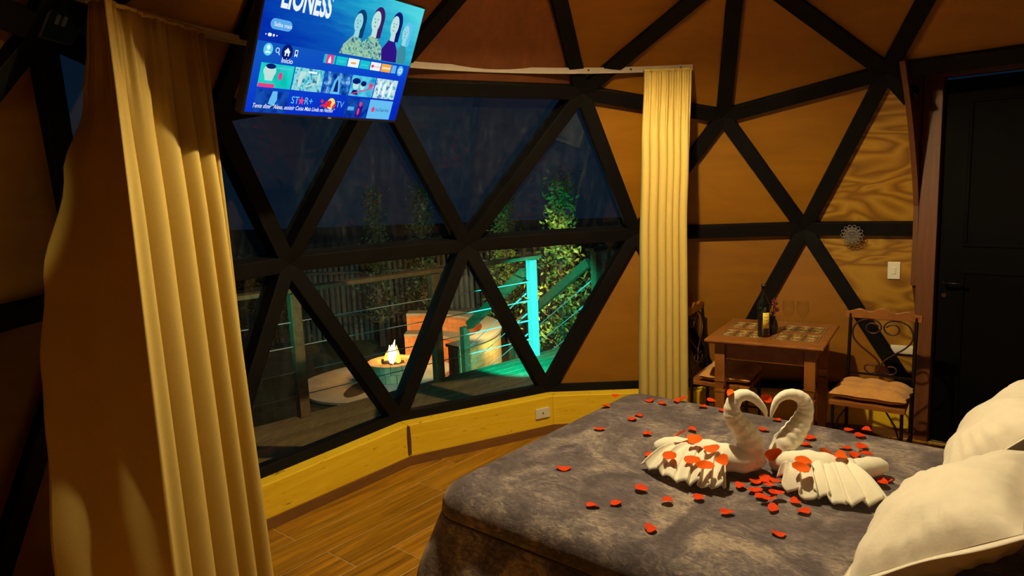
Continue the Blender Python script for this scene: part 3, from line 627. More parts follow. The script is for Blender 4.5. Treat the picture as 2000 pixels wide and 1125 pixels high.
# ================================================================== TOWEL SWANS
HX = V3(.1552, -.9879, 0); NNV = V3(-.9879, -.1552, 0); SCN = V3(.664, .098, 0)
def swan(side, neck, body, ridge, hem, tail, wing2, label, petals):
    sw = empty('towel_swan', SCN+V3(0, 0, BH), label=label, cat='towel', group='towel swans on the bed'); off = -sw.location
    rad = [.054, .055, .050, .042, .034, .030, .025, .0205, .016, .011, .004]
    pts = spline([(*(SCN+HX*s)[:2], z, r) for (s, z), r in zip(neck, rad)], 9)
    path = [V3(*p[:3])+off for p in pts]; L = len(path)
    rr = [p[3]*(1+.05*math.sin(i*1.25+.6*math.sin(i*.3))*(1-.8*i/L)) for i, p in enumerate(pts)]
    mb = MB(); mb.tube(path, rr, 24, True, .97, .97, NNV); mb.build('neck', 'towel', sw, True)
    mb = MB(); bp = [(*p[:2], max(p[2], BH+.014+p[3]*1.06), p[3]) for p in spline(body, 6)]; mb.tube([V3(*p[:3])+off for p in bp], [p[3]*(1+.05*math.sin(i*1.3)) for i, p in enumerate(bp)], 18); mb.build('body', 'towel', sw, True)
    mb = MB(); tp = [(*p[:2], max(p[2], BH+.014+p[3]*1.04), p[3]) for p in spline(tail, 5)]; mb.tube([V3(*p[:3])+off for p in tp], [p[3]*(1+.03*math.sin(i*1.7)) for i, p in enumerate(tp)]+[], 16); mb.build('tail', 'towel', sw, True)
    def fan(ridge, hem, pl, zr, am, nm, bulge=.02):
        rdg = spline(ridge, 5); hm = spline(hem, 5); mb = MB()
        def g(u, v):
            a = lerp_list(rdg, u); b = lerp_list(hm, u); p = 2*PI*pl*u+.7*math.sin(6*u)
            x = a[0]+(b[0]-a[0])*v; y = a[1]+(b[1]-a[1])*v
            kk = .7+.5*math.sin(3.7*u*pl+side)*math.sin(1.3*u*pl+2)
            s_ = abs(math.sin(p/2+.5*math.sin(2.5*v)))**.8; z = zr+(BH+.014-zr)*(v**1.2)+bulge*math.sin(PI*v)
            z += am*kk*(.12+.88*v)*s_
            tx, ty = hm[-1][0]-hm[0][0], hm[-1][1]-hm[0][1]; ln = math.hypot(tx, ty)
            sh = .016*math.sin(p)*v; ex = .012*math.sin(p+1+side)*v
            return V3(x+tx/ln*sh+(b[0]-a[0])*ex*2, y+ty/ln*sh+(b[1]-a[1])*ex*2, z)+off
        mb.grid(g, pl*18, 18); o = mb.build(nm, 'towel', sw, True); solid(o, .005)
    fan(ridge, hem, 7, .652, .046, 'wing')
    if wing2: fan(wing2[0], wing2[1], 3, .625, .012, 'wing', .005)
    return sw
LN = [(-.049, .60), (-.062, .674), (-.085, .738), (-.129, .797), (-.142, .841), (-.126, .884), (-.091, .90), (-.055, .887), (-.025, .858), (-.004, .826), (.002, .798)]
RN = [(.068, .605), (.080, .668), (.116, .722), (.148, .772), (.166, .822), (.158, .865), (.122, .891), (.08, .892), (.047, .87), (.030, .831), (.022, .798)]
swan(-1, LN, [(.67, .135, .592, .042), (.635, .19, .600, .052), (.655, .28, .605, .058), (.72, .36, .61, .055), (.77, .43, .60, .045)],
     [(.715, .46), (.735, .40), (.735, .35), (.70, .30), (.655, .262)], [(.679, .618), (.60, .56), (.53, .495), (.478, .44), (.467, .39), (.453, .345), (.462, .285)],
     [(.76, .40, .60, .045), (.79, .46, .603, .046), (.805, .52, .595, .038), (.812, .55, .59, .02)],
     [[(.73, .42), (.74, .36), (.70, .28)], [(.80, .46), (.84, .36), (.78, .26)]],
     'white towel swan whose petal-strewn wing spreads toward the window', None)
swan(1, RN, [(.675, .06, .590, .040), (.63, .01, .598, .050), (.585, -.07, .605, .058), (.575, -.15, .605, .052), (.585, -.22, .595, .045)],
     [(.52, .045), (.545, -.02), (.575, -.085), (.58, -.15), (.575, -.205)], [(.545, .075), (.43, .04), (.385, -.015), (.395, -.062), (.352, -.10), (.339, -.158), (.343, -.219), (.362, -.30)],
     [(.575, -.20, .597, .042), (.60, -.26, .598, .042), (.63, -.32, .596, .04), (.655, -.365, .592, .028), (.66, -.375, .59, .01)],
     [[(.60, .02), (.61, -.06), (.60, -.15)], [(.70, -.02), (.71, -.09), (.66, -.17)]],
     'white towel swan whose wing fans toward the pillows', None)

# ------------------------------------------------------------------ petals
PM = []
for k in range(6):
    rnd = random.Random(20+k); mb = MB(); n = 12; vs = [V3(0, 0, .004)]
    for ri, rr in ((1, .55), (2, 1.0)):
        for i in range(n):
            a = 2*PI*i/n; r_ = .0235*rr*(1+.13*math.sin(2*a+k)+.1*math.sin(3*a+2*k)+rnd.uniform(-.06, .06))
            vs.append(V3(r_*1.12*math.cos(a), r_*.86*math.sin(a), .004+.007*rr*rr*(.6+.5*math.sin(a*2+k*1.3))))
    fs = [(0, 1+i, 1+(i+1) % n) for i in range(n)]+[(1+i, 1+n+i, 1+n+(i+1) % n, 1+(i+1) % n) for i in range(n)]
    mb.add(vs, fs); PM.append(mb.mesh('petal', 'petal_red', True)); 
PM2 = []
for me in PM: m2 = me.copy(); m2.materials[0] = MATS['petal_orange']; PM2.append(m2)
PET = {
 'red petal near the window-side foot corner of the bed': [(1.708, .74), (1.519, .789), (1.623, .543), (1.573, .472)],
 'red petal of the overlapping pair near the far foot edge': [(1.621, .392), (1.632, .352)],
 'red petal on the blanket between the small table and the left swan neck': [(1.521, .261), (1.623, .203), (1.466, .159)],
 'red petal of the close pair left of centre near the foot edge': [(1.368, .609), (1.306, .642)],
 'single red petal lying nearest the yellow riser wall': [(1.152, .812)],
 'red petal just behind the left swan tail': [(1.092, .575), (1.167, .352)],
 'red petal tucked under the tip of the left swan tail': [(.82, .57)],
 'lone red petal at the far left of the blanket': [(.645, .953)],
 'red petal of the pair left of the swans toward the near edge': [(.301, .812), (.329, .719)],
 'red petal just below the hem of the left swan wing': [(.466, .622), (.366, .522), (.40, .398)],
 'red petal closest to the near edge of the bed': [(.134, .595)],
 'red petal alone in front of the pillow at the bottom': [(.127, .156)],
 'red petal left of the petal heap in front of the swans': [(.282, .309), (.518, .222)],
 'red petal in the heap in front of where the swans meet': [(.561, .154), (.573, .115), (.481, .174), (.514, .132), (.478, .117), (.424, .157), (.382, .141), (.409, .106), (.323, .134), (.513, .082)],
 'red petal right of the heap, under the right swan hem': [(.387, .04), (.305, .028)],
 'red petal seen through the heart between the swan necks': [(1.32, -.084), (1.175, .007)],
 'red petal beside the right swan neck': [(1.067, -.186), (.988, -.144)],
 'red petal of the farthest trio behind the right swan tail': [(1.183, -.395), (1.19, -.476), (1.107, -.42)],
 'red petal in the cluster just behind the right swan tail': [(.952, -.306), (.979, -.389), (.93, -.374), (.869, -.319), (.847, -.366)],
 'red petal of the pair right of the right swan tail': [(.601, -.352), (.559, -.33)],
}
def put_petal(loc, label, grp, om=False, tilt=None, sc=1.0):
    k = random.randrange(6); o = bpy.data.objects.new('petal', (PM2 if om else PM)[k]); COL.objects.link(o); o.location = loc
    o.rotation_euler = tilt or (random.uniform(-.12, .12), random.uniform(-.12, .12), random.uniform(0, 6.28)); o.scale = (sc,)*3
    tag(o, label, 'petal', grp)
ORD = ['farthest', 'second farthest', 'third farthest', 'fourth farthest', 'fifth farthest', 'sixth farthest', 'seventh farthest', 'eighth farthest', 'ninth farthest']
def ordinals(L):
    n = len(L); idx = sorted(range(n), key=lambda i: -math.hypot(L[i][0]-CAM.x, L[i][1]-CAM.y)); out = ['']*n
    for r_, i in enumerate(idx):
        out[i] = '' if n == 1 else (', '+(('farther one', 'nearer one')[r_] if n == 2 else ('nearest' if r_ == n-1 else ORD[r_])))
    return out
placed = []
for lab, L in PET.items():
    for (x, y), od in zip(L, ordinals(L)):
        st = sum(1 for a, b in placed if math.hypot(a-x, b-y) < .058); placed.append((x, y))
        put_petal((x, y, BH+.004+.0125*st), lab+od, lab.replace('red petal', 'red petals') if len(L) > 1 else 'red petals on the bed', sc=random.uniform(.95, 1.15))

# petals lying on the towels: dropped straight down onto the cloth
DG = bpy.context.evaluated_depsgraph_get(); DG.update()
ONS = [(g_, q_, od) for g_, L in enumerate((((.725, .385), (.715, .435), (.665, .38), (.60, .49), (.55, .405), (.50, .365), (.51, .305)), ((.61, .325),), ((.505, -.015), (.455, .005), (.632, -.135), (.56, -.17)))) for q_, od in zip(L, ordinals(L))]
onp = []
for grp, (x, y), od in ONS:
    # plane through the cloth under the petal, then lifted until its whole rim clears the pleats
    smp = []
    for rr_ in (0, .012, .024, .031):
        for k in range(1 if rr_ == 0 else 12):
            a = 2*PI*k/12; ok, p, nr_, _, ob, _ = SC.ray_cast(DG, V3(x+rr_*math.cos(a), y+rr_*math.sin(a), 1.2), V3(0, 0, -1))
            if ok: smp.append((p.x-x, p.y-y, p.z))
    n = len(smp); mz = sum(q[2] for q in smp)/n; mx_, my_ = sum(q[0] for q in smp)/n, sum(q[1] for q in smp)/n
    sxx = sum((q[0]-mx_)**2 for q in smp); syy = sum((q[1]-my_)**2 for q in smp)
    gx = max(-.5, min(.5, sum((q[0]-mx_)*(q[2]-mz) for q in smp)/sxx)); gy = max(-.5, min(.5, sum((q[1]-my_)*(q[2]-mz) for q in smp)/syy))
    lift = max(q[2]-mz-gx*(q[0]-mx_)-gy*(q[1]-my_) for q in smp)
    nr_ = V3(-gx, -gy, 1).normalized(); p = V3(x, y, mz-gx*mx_-gy*my_+lift)
    lab = ('orange petal lying on the left swan wing', 'orange petal stuck to the left swan body beside its wing', 'orange petal resting on the right swan wing')[grp]
    stk = sum(1 for q2 in onp if math.hypot(q2.x-x, q2.y-y) < .066); onp.append(p)
    put_petal(p+nr_*(.003+.017*stk), lab+od, lab.replace('petal', 'petals'), True, tuple(nr_.to_track_quat('Z', 'Y').to_euler()), 1.25)
fc = math.atan2(NNV.y, NNV.x)
put_petal(SCN+V3(0, 0, .672)+NNV*.078, 'orange petal standing upright between the two swan necks', 'orange petals on the swans', True, (PI/2, 0, fc+PI/2), 1.3)
put_petal(SCN+V3(0, 0, .872)+HX*.012-NNV*.03, 'red petal held between the two swan beaks', 'orange petals on the swans', False, (PI/2-.3, 0, fc+PI/2), .9)
hn = (HX*-.65+V3(0, 0, .76)).normalized(); put_petal(SCN+HX*-.126+V3(0, 0, .884)+hn*.031, 'red petal on the back of the left swan head', 'orange petals on the swans', True, tuple(hn.to_track_quat('Z', 'Y').to_euler()), .9)

# ================================================================== TABLE, CHAIRS AND THINGS ON THEM
TC = V3(2.402, -.285, 0); tx = V3(-.387, -.922, 0); tyv = V3(.922, -.387, 0)    # right along the front, and to the back
table = empty('small_table', TC, math.atan2(tx.y, tx.x), label='square wooden table with patterned inlays beside the curtain', cat='table')
# local x = right along the front, local y = toward the front
TTOP = .78
def tl_(x, y, z): return V3(x, -y, z)
mb = MB(); h = .352
for z0, z1, hx_ in ((TTOP-.030, TTOP-.018, h-.012), (TTOP-.018, TTOP, h)): mb.box((0, 0, (z0+z1)/2), (hx_*2, hx_*2*1.02, z1-z0))
top = mb.build('table_top', 'table_wood', table, bevel=.005)
for sx in (-1, 1):
    for sy in (-1, 1):
        lg = MB(); sz = .062
        for z0, z1, s0, s1 in ((.50, TTOP-.03, sz, sz), (.495, .50, sz*1.1, sz*1.1), (.44, .495, sz*.72, sz*1.0), (.425, .44, sz*1.1, sz*1.1), (0, .425, sz*.75, sz)):
            c_ = V3(sx*(h-.083), sy*(h-.083), 0); vs = [c_+V3(a*s/2, b*s/2, z) for z, s in ((z0, s0), (z1, s1)) for a, b in ((-1, -1), (1, -1), (1, 1), (-1, 1))]
            lg.add(vs, [(3, 2, 1, 0), (4, 5, 6, 7), (0, 1, 5, 4), (1, 2, 6, 5), (2, 3, 7, 6), (3, 0, 4, 7)])
        lg.build('leg', 'table_wood', table)
for sx, sy, dx, dy in ((0, 1, 1, 0), (0, -1, 1, 0), (1, 0, 0, 1), (-1, 0, 0, 1)):
    MB().box((sx*(h-.083), sy*(h-.083), TTOP-.085), (.47 if dx else .022, .47 if dy else .022, .11)).build('apron', 'table_wood', table, bevel=.003)
for ix in (-1, 1):
    for iy in (-1, 1):
        c_ = V3(ix*.165, iy*.13, TTOP); q_ = MB().box(c_+V3(0, 0, .0005), (.27, .20, .001)).build('inlay', 'inlay_base', top)
        ln = MB()
        for dx, dy, sx, sy in ((0, .093, .262, .006), (0, -.093, .262, .006), (.128, 0, .006, .19), (-.128, 0, .006, .19)): ln.box(c_+V3(dx, dy, .0015), (sx, sy, .002))
        for k in range(6):
            cx, cy = -.085+.085*(k % 3), -.045+.09*(k//3)
            ln.tube([c_+V3(cx+.030*math.cos(a), cy+.030*math.sin(a), .0015) for a in [i*PI/8 for i in range(17)]], .0028, 4, False)
            ln.tube([c_+V3(cx+(.004+.0032*i)*math.cos(i*.8+k), cy+(.004+.0032*i)*math.sin(i*.8+k), .0015) for i in range(8)], .0022, 4, False)
            ln.tube([c_+V3(cx+.05*math.cos(PI/4+a), cy+.05*math.sin(PI/4+a), .0015) for a in (0, .5, 1.0, 1.5)], .002, 4, False)
        ln.build('scrollwork', 'inlay_line', top)
def on_table(px, py): return V3(px, py, TTOP+.0045)
bo = empty('wine_bottle', on_table(2.268, -.196), label='dark wine bottle with yellow label standing on the small table', cat='bottle')
MB().lathe([(.030, 0), (.0375, .004), (.0375, .19), (.034, .212), (.02, .238), (.0148, .255), (.0143, .325), (.0, .326)], n=28).build('glass_body', 'bottle_glass', bo, True)
MB().lathe([(.0152, .262), (.0155, .264), (.0152, .318), (.0165, .318), (.0165, .329), (0, .33)], n=24).build('capsule', 'capsule', bo, True)
lb = MB(); a0 = math.radians(165)
lb.grid(lambda u, v: V3(.0382*math.cos(a0+(u-.05)*1.15), .0382*math.sin(a0+(u-.05)*1.15), .055+.1*v), 14, 2); lb = solid(lb.build('label', 'bottle_label', bo, True), .0006)
for zz in (.075, .082, .105, .125): 
    k_ = MB(); k_.grid(lambda u, v: V3(.0387*math.cos(a0+.1+u*.75), .0387*math.sin(a0+.1+u*.75), zz+.003*v), 8, 1); k_.build('print_line', 'label_ink', lb)
va = empty('flower_vase', on_table(2.345, -.262), label='dark vase of dried red flowers behind the wine bottle', cat='vase')
MB().lathe([(.028, 0), (.034, .01), (.038, .05), (.03, .085), (.02, .1), (.024, .11), (.02, .11), (.014, .1)], n=20).build('vase', 'vase_dark', va, True)
rnd = random.Random(3)
for i in range(11):
    a = rnd.uniform(0, 6.28); r_ = rnd.uniform(.01, .05); hgt = rnd.uniform(.13, .205); tip = V3(r_*math.cos(a), r_*math.sin(a), hgt)
    MB().tube([(0, 0, .1), tuple(tip*.6+V3(0, 0, .04)), tuple(tip)], .0016, 4).build('stem', 'flower_leaf', va)
    fl = MB()
    for j in range(16):
        d = V3(rnd.gauss(0, 1), rnd.gauss(0, 1), rnd.gauss(0, 1)).normalized(); c_ = tip+d*.012; s_ = d.orthogonal().normalized()*.008; q_ = d.cross(s_)
        fl.add([c_-s_, c_+q_*.7+d*.004, c_+s_, c_-q_*.7+d*.004], [(0, 1, 2, 3)])
    fl.build('blossom', 'flower_red', va)
for (x, y), lab in (((2.322, -.357), 'clear wine glass on the small table next to the dried flowers'), ((2.29, -.437), 'clear wine glass on the small table nearest the right-hand chair')):
    g_ = empty('wine_glass', on_table(x, y), label=lab, cat='wine glass', group='wine glasses on the small table')
    MB().lathe([(.034, 0), (.033, .002), (.006, .005), (.0045, .015)], n=24).build('foot', 'wine_glass', g_, True)
    MB().lathe([(.0042, .013), (.0038, .06), (.0045, .112)], n=12).build('stem', 'wine_glass', g_, True)
    MB().lathe([(.004, .11), (.022, .118), (.034, .14), (.037, .165), (.031, .215), (.030, .215), (.0355, .165), (.032, .141), (.02, .121), (.001, .115)], n=24).build('bowl', 'wine_glass', g_, True)
def chair(loc, ang, label, ctr_label):
    # local +y forward, x across; origin at floor centre of seat
    c = empty('iron_chair', (loc[0], loc[1], 0), ang, label=label, cat='chair', group='scrolled iron chairs at the small table')
    w_, d_, zs = .40, .40, .44
    seat = MB(); seat.prism([(-w_/2-.005, d_/2, zs-.03), (w_/2+.005, d_/2, zs-.03), (w_/2-.02, -d_/2, zs-.03), (-w_/2+.02, -d_/2, zs-.03)], (0, 0, .03)); seat.build('seat', 'table_wood', c, bevel=.005)
    for s_ in (-1, 1):
        MB().tube([(s_*.185, -.185, 0), (s_*.185, -.185, .45), (s_*.185, -.2, .62), (s_*.185, -.223, .90)], .0105, 6).build('rear_post', 'iron_black', c)
        MB().tube([(s_*.19, .18, 0), (s_*.185, .18, zs-.02)], .0095, 6).build('leg', 'iron_black', c)
        MB().tube([(s_*.19, .18, .20), (s_*.15, .175, .33), (s_*.10, .175, zs-.03)], .005, 5).build('brace', 'iron_black', c)
        MB().tube([(s_*.188, .18, .18), (s_*.188, -.185, .18)], .006, 5).build('stretcher', 'iron_black', c)
    tr = MB(); n = 24; lo = []; hi = []
    for i in range(n+1):
        x = -.215+.43*i/n; k = abs(x)/.215
        lo.append((x, .872)); hi.append((x, .928+.012*math.cos(x*44)*(1-k**3)-.012*k**4+.004*math.cos(x*15)))
    yb = lambda z: -.185-.045*((z-.45)/.48)
    tr.prism([(x, yb(.90)+.012, z) for x, z in lo+hi[::-1]], (0, -.024, 0)); tr.build('top_rail', 'table_wood', c, bevel=.003)
    MB().tube([(-.185, yb(.52), .52), (.185, yb(.52), .52)], .007, 6).build('back_bar', 'iron_black', c)
    for s_ in (-1, 1):
        sc = [(.02, .845), (.045, .862), (.075, .862), (.092, .84), (.088, .812), (.06, .797), (.028, .805), (.008, .835), (.018, .868), (.05, .888), (.095, .888), (.14, .868), (.168, .82), (.165, .765), (.13, .715), (.07, .665), (.02, .62), (.005, .58), (.02, .545), (.055, .53), (.085, .545), (.088, .572), (.065, .585), (.04, .58)]
        pth = [(s_*x, yb(z), .53+(z-.53)*.936) for x, z in spline(sc, 4)]
        MB().tube(pth, .0055, 6, True).build('scroll', 'iron_brown', c, True)
    cu = empty('seat_cushion', (loc[0], loc[1], zs), ang, label=ctr_label, cat='cushion', group='tan tufted seat cushions')
    mb = MB(); n = 28
    def g(sd):
        def f(u, v):
            x, y = (u-.5)*2, (v-.5)*2; ed = max(0, 1-abs(x)**4)**.5*max(0, 1-abs(y)**4)**.5
            tuft = abs(math.sin(1.5*PI*(x+1)))**.5*abs(math.sin(1.5*PI*(y+1)))**.5 if sd > 0 else 1
            return V3(x*.20*(1+.03*math.sin(9*y)), y*.165*(1+.03*math.sin(8*x))+.033, .037+sd*(.002+(.056 if sd > 0 else .030)*ed*(.62+.38*tuft)))
        return f
    mb.grid(g(1), n, n); mb.grid(g(-1), n, n); mb.build('padding', 'cushion_tan', cu, True)
    return c
# forward (-.874,.486) -> local y ; angle = atan2(fy,fx)-90deg
chair((2.115, -.81), math.atan2(.486, -.874)-PI/2, 'iron chair with scrolled back, fully visible beside the black door', 'tan tufted cushion on the chair beside the black door')
chair((2.541, -.008), math.atan2(-.922, -.387)-PI/2, 'iron chair tucked behind the small table, half hidden by the curtain', 'tan tufted cushion on the chair half hidden behind the table')

# ================================================================== SMALL WALL FITTINGS
def on_panel(tri, p):
    a, b, c = (DV[x] for x in tri); nrm = (b-a).cross(c-a).normalized()
    if nrm.dot((a+b+c)/3-CEN) < 0: nrm = -nrm
    return nrm, a+nrm*.045
def frame_at(nrm, roll=0):
    z = -nrm; x = V3(0, 0, 1).cross(z).normalized(); y = z.cross(x); return Matrix((x, y, z)).transposed()
def place(o, p, R): mw = R.to_4x4(); mw.translation = p; o.matrix_world = mw
def hit(p, tri):
    nrm, q = on_panel(tri, p); d = (p-CAM).normalized(); return CAM+d*((q-CAM).dot(nrm)/d.dot(nrm)), nrm
p, nrm = hit(V3(2.615, -1.081, 1.14), ('E0', 'B4', 'J4'))
sw = empty('light_switch', label='white light switch plate on the figured plywood panel', cat='light switch'); place(sw, p, frame_at(nrm))
MB().box((0, 0, .005), (.075, .118, .01)).build('plate', 'plate_white', sw, bevel=.003); MB().box((0, 0, .011), (.024, .046, .006)).build('rocker', 'plate_white', sw, bevel=.002)
pa, nrm = hit(V3(2.628, -1.085, .611), ('E0', 'B4', 'J4')); pb, _ = hit(V3(2.562, -1.235, .613), ('E0', 'B4', 'J4'))
rc = empty('cable_raceway', label='short white cable duct on the wall behind the right-hand chair', cat='cable duct'); rc.location = pa
mb = MB(); mb.bar(V3(0, 0, 0)-nrm*.012, pb-pa-nrm*.012, .055, .022, nrm); mb.build('duct', 'plate_white', rc, bevel=.003); mb = MB(); mb.bar((pb-pa)*.02-nrm*.0245, (pb-pa)*.98-nrm*.0245, .03, .003, nrm); mb.build('cover_strip', 'plate_white', rc)
sp0 = V3(2.537, 1.277, .165); a_, b_ = inner('K0', IN, 0), inner('J0', IN, 0); sn = V3((b_-a_).y, -(b_-a_).x, 0).normalized()
if sn.dot(a_) > 0: sn = -sn
d = (sp0-CAM).normalized(); sp0 = CAM+d*((a_-CAM).dot(sn)/d.dot(sn))+sn*.002
so = empty('wall_socket', label='cream power socket plate on the yellow riser wall', cat='socket'); place(so, sp0, frame_at(-sn))
MB().box((0, 0, .005), (.115, .075, .01)).build('plate', 'plate_white', so, bevel=.003); MB().tube([(0, 0, .009), (0, 0, .0115)], .02, 14).build('outlet', 'plate_white', so); MB().box((0, 0, .012), (.008, .016, .002)).build('hole', 'socket_hole', so)
# lacework wall ornament on the horizontal strut
mm = empty('wall_ornament', label='small round lacework ornament hung on the horizontal strut', cat='ornament')
ec = (DV['E0']+DV['B4'])/2-CEN; ec.normalize(); pd = V3(2.784, -.866, 1.366); dd = (pd-CAM).normalized(); q_ = DV['E0']-ec*.02
place(mm, CAM+dd*((q_-CAM).dot(ec)/dd.dot(ec)), frame_at(ec))
def ringpts(r, n=24, ph=0, c=(0, 0)): return [(c[0]+r*math.cos(2*PI*i/n+ph), c[1]+r*math.sin(2*PI*i/n+ph), .004) for i in range(n+1)]
for r_ in (.012, .028, .036, .052): MB().tube(ringpts(r_), .0022, 5, False).build('ring', 'ornament', mm)
MB().lathe([(.006, 0), (.005, .006), (0, .009)], n=10).build('boss', 'ornament', mm)
pt = MB().tube([(.052+.02*math.cos(a), .012*math.sin(a), .004) for a in [2*PI*i/12 for i in range(13)]], .002, 5, False).mesh('lobe', 'ornament'); pt2 = MB().tube([(.032+.018*math.cos(a), .008*math.sin(a), .004) for a in [2*PI*i/12 for i in range(13)]], .0016, 5, False).mesh('loop', 'ornament')
for i in range(14): o = link('lobe', pt, mm); o.rotation_euler.z = 2*PI*i/14; o = link('loop', pt2, mm); o.rotation_euler.z = 2*PI*(i+.5)/14
# black box on the strut joint at the upper left
bx = empty('wall_box', label='black box with two silver slots at the strut joint, upper left corner', cat='box')
lv = DV['A1']; ln_ = (lv-CEN).normalized(); place(bx, lv-ln_*.035+V3(.02, 0, .09), frame_at(ln_))
MB().box((.09, .03, .0), (.30, .26, .06)).build('case', 'black_plastic', bx, bevel=.01)
for x in (-.012, .018): MB().box((x, -.02, .031), (.016, .034, .004)).build('slot', 'silver', bx)
# pendant lamp over the bed (above the frame)
pn = empty('pendant_lamp', LAMP, label='pendant lamp with a pale conical shade hanging over the bed', cat='lamp')
m = mat('shade_cloth', (.7, .6, .42), .8); t = NT(m); trn = t.n('ShaderNodeBsdfTranslucent'); trn.inputs[0].default_value = (.75, .5, .22, 1); mx = t.n('ShaderNodeMixShader'); mx.inputs[0].default_value = .25
t.l(t.b.outputs[0], mx.inputs[1]); t.l(trn.outputs[0], mx.inputs[2]); t.l(mx.outputs[0], t.t.nodes['Material Output'].inputs[0])
sh = MB(); sh.add([(r_*math.cos(2*PI*i/32), r_*math.sin(2*PI*i/32), z) for r_, z in ((.19, -.075), (.07, .13)) for i in range(32)], [(i, (i+1) % 32, 32+(i+1) % 32, 32+i) for i in range(32)]); sh.build('shade', 'shade_cloth', pn, True)
MB().tube([(0, 0, .09), (0, 0, .34)], .004, 6).build('cord', 'black_plastic', pn); MB().lathe([(.02, .045), (.022, .05), (.022, .1), (.005, .11)], n=14).build('socket', 'black_plastic', pn)
mbx = MB(); 
for i in range(3): mbx.tube([(.02*math.cos(i*2.1), .02*math.sin(i*2.1), .1), (.07*math.cos(i*2.1), .07*math.sin(i*2.1), .128)], .002, 4)
mbx.build('spider', 'iron_black', pn)

# ================================================================== OUTSIDE
gr = MB(); gr.grid(lambda u, v: V3(-10+60*u, -30+70*v, -1.0+.03*math.sin(u*40)*math.sin(v*37)), 40, 40); tag(gr.build('ground', 'grass_ground'), 'dark grass garden sloping away below the deck', kind='structure')
dv = V3(-.77, .64, 0).normalized(); ov = V3(.64, .77, 0).normalized()
deck = empty('floor_deck', kind='structure', label='timber deck boards outside the window')
edge_o = 4.44; pw = .118
i = 0; o0 = edge_o-pw
DROT = Matrix((dv, ov, V3(0, 0, 1))).transposed()
while o0 > -.2:
    oc = o0+pw/2; rr = 3.09; segs = [(-4.0, 5.5)]
    c_ = math.sqrt(max(0, rr*rr-min(abs(o0), abs(o0+pw))**2)) if min(abs(o0), abs(o0+pw)) < rr else 0
    if c_: segs = [(-4.0, -c_), (c_, 5.5)]
    for a, b in segs:
        if b-a < .05: continue
        MB().box(dv*(a+b)/2+ov*oc+V3(0, 0, -.022), (b-a, pw-.015, .028), DROT).build('deck_board', 'deck_wood', deck)
    o0 -= pw
for oc in (3.3, 4.41): MB().box(dv*.75+ov*oc+V3(0, 0, -.13), (9.4, .05, .18), DROT).build('joist', 'deck_wood', deck)
S = V3(4.89, 1.63, 0); so_ = S.dot(ov); sd = S.dot(dv)
def rp(d_, o_=None, z=0): return dv*(sd+d_)+ov*((so_ if o_ is None else o_)) + V3(0, 0, z)
rl = empty('deck_railing', S, label='cable railing along the deck with a teal-lit end post', cat='railing')
iv = -S
for i, d_ in enumerate((0, 1.24, 2.60, 3.95)):
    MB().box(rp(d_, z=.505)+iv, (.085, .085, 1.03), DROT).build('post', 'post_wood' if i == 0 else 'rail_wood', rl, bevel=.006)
mb = MB(); mb.bar(rp(-.09, z=1.045)+iv, rp(5.2, z=1.045)+iv, .13, .035, V3(0, 0, 1)); mb.build('top_rail', 'rail_wood', rl, bevel=.004)
for z in (.18, .38, .59, .79): MB().tube([rp(0, z=z)+iv, rp(1.24, z=z-.004)+iv, rp(2.6, z=z-.004)+iv, rp(5.2, z=z)+iv], .0045, 6).build('cable', 'steel_cable', rl)
for z in (.18, .38, .59, .79): MB().tube([rp(.045, z=z)+iv, rp(.17, z=z)+iv], .009, 6).build('turnbuckle', 'steel_cable', rl)
def stair_rail(d_, label, mt, T, newel):
    r_ = empty('stair_handrail', rp(d_), label=label, cat='handrail', group='stair handrails'); iv = -r_.location
    P = lambda t_, z: rp(d_, so_+t_, z)+iv; sl = -.70
    mb = MB(); mb.bar(P(.11, .96+sl*.11), P(T-.1, .96+sl*(T-.1)), .07, .10, V3(0, 0, 1)); mb.build('handrail', mt, r_, bevel=.004)
    for z in (.72, .50, .28): MB().tube([P(.05, z+sl*.05), P(T, z+sl*T)], .0045, 6).build('cable', 'steel_cable', r_)
    for z in (.72, .50, .28): MB().tube([P(.1, z-.07), P(.28, z-.07+sl*.18)], .010, 6).build('turnbuckle', 'steel_cable', r_)
    if newel: MB().box(P(T, .96+sl*T-.52), (.085, .085, 1.12), DROT).build('newel', 'rail_wood', r_, bevel=.006)
    return r_
stair_rail(0, 'yellow-lit handrail sloping down from the teal post', 'rail_wood', 1.22, True)
stair_rail(-1.0, 'dim handrail on the far right side of the garden stairs', 'rail_wood', 1.5, True)
p2 = empty('deck_railing', rp(-1.0), label='railing post with a flat cap at the far right of the deck', cat='railing'); iv = -p2.location
MB().box(rp(-1.0, z=.5)+iv, (.085, .085, 1.02), DROT).build('post', 'rail_wood', p2); mb = MB(); mb.bar(rp(-.9, z=1.035)+iv, rp(-2.6, z=1.035)+iv, .13, .035, V3(0, 0, 1)); mb.build('top_rail', 'rail_wood', p2)
for z in (.38, .59, .79): MB().tube([rp(-1.0, z=z)+iv, rp(-2.6, z=z)+iv], .0045, 6).build('cable', 'steel_cable', p2)
st = empty('garden_stairs', rp(-.5, so_+.1), label='timber steps leading down from the deck to the garden', cat='stairs'); iv = -st.location
for i in range(5): MB().box(rp(-.5, so_+.2+.27*i, -.17*(i+1)-.02)+iv, (.74, .27, .035), DROT).build('tread', 'deck_wood', st)
for d_ in (-.11, -.89): mb = MB(); mb.bar(rp(d_, so_+.06, -.12)+iv, rp(d_, so_+1.4, -.95)+iv, .04, .2, V3(0, 0, 1)); mb.build('stringer', 'deck_wood', st)
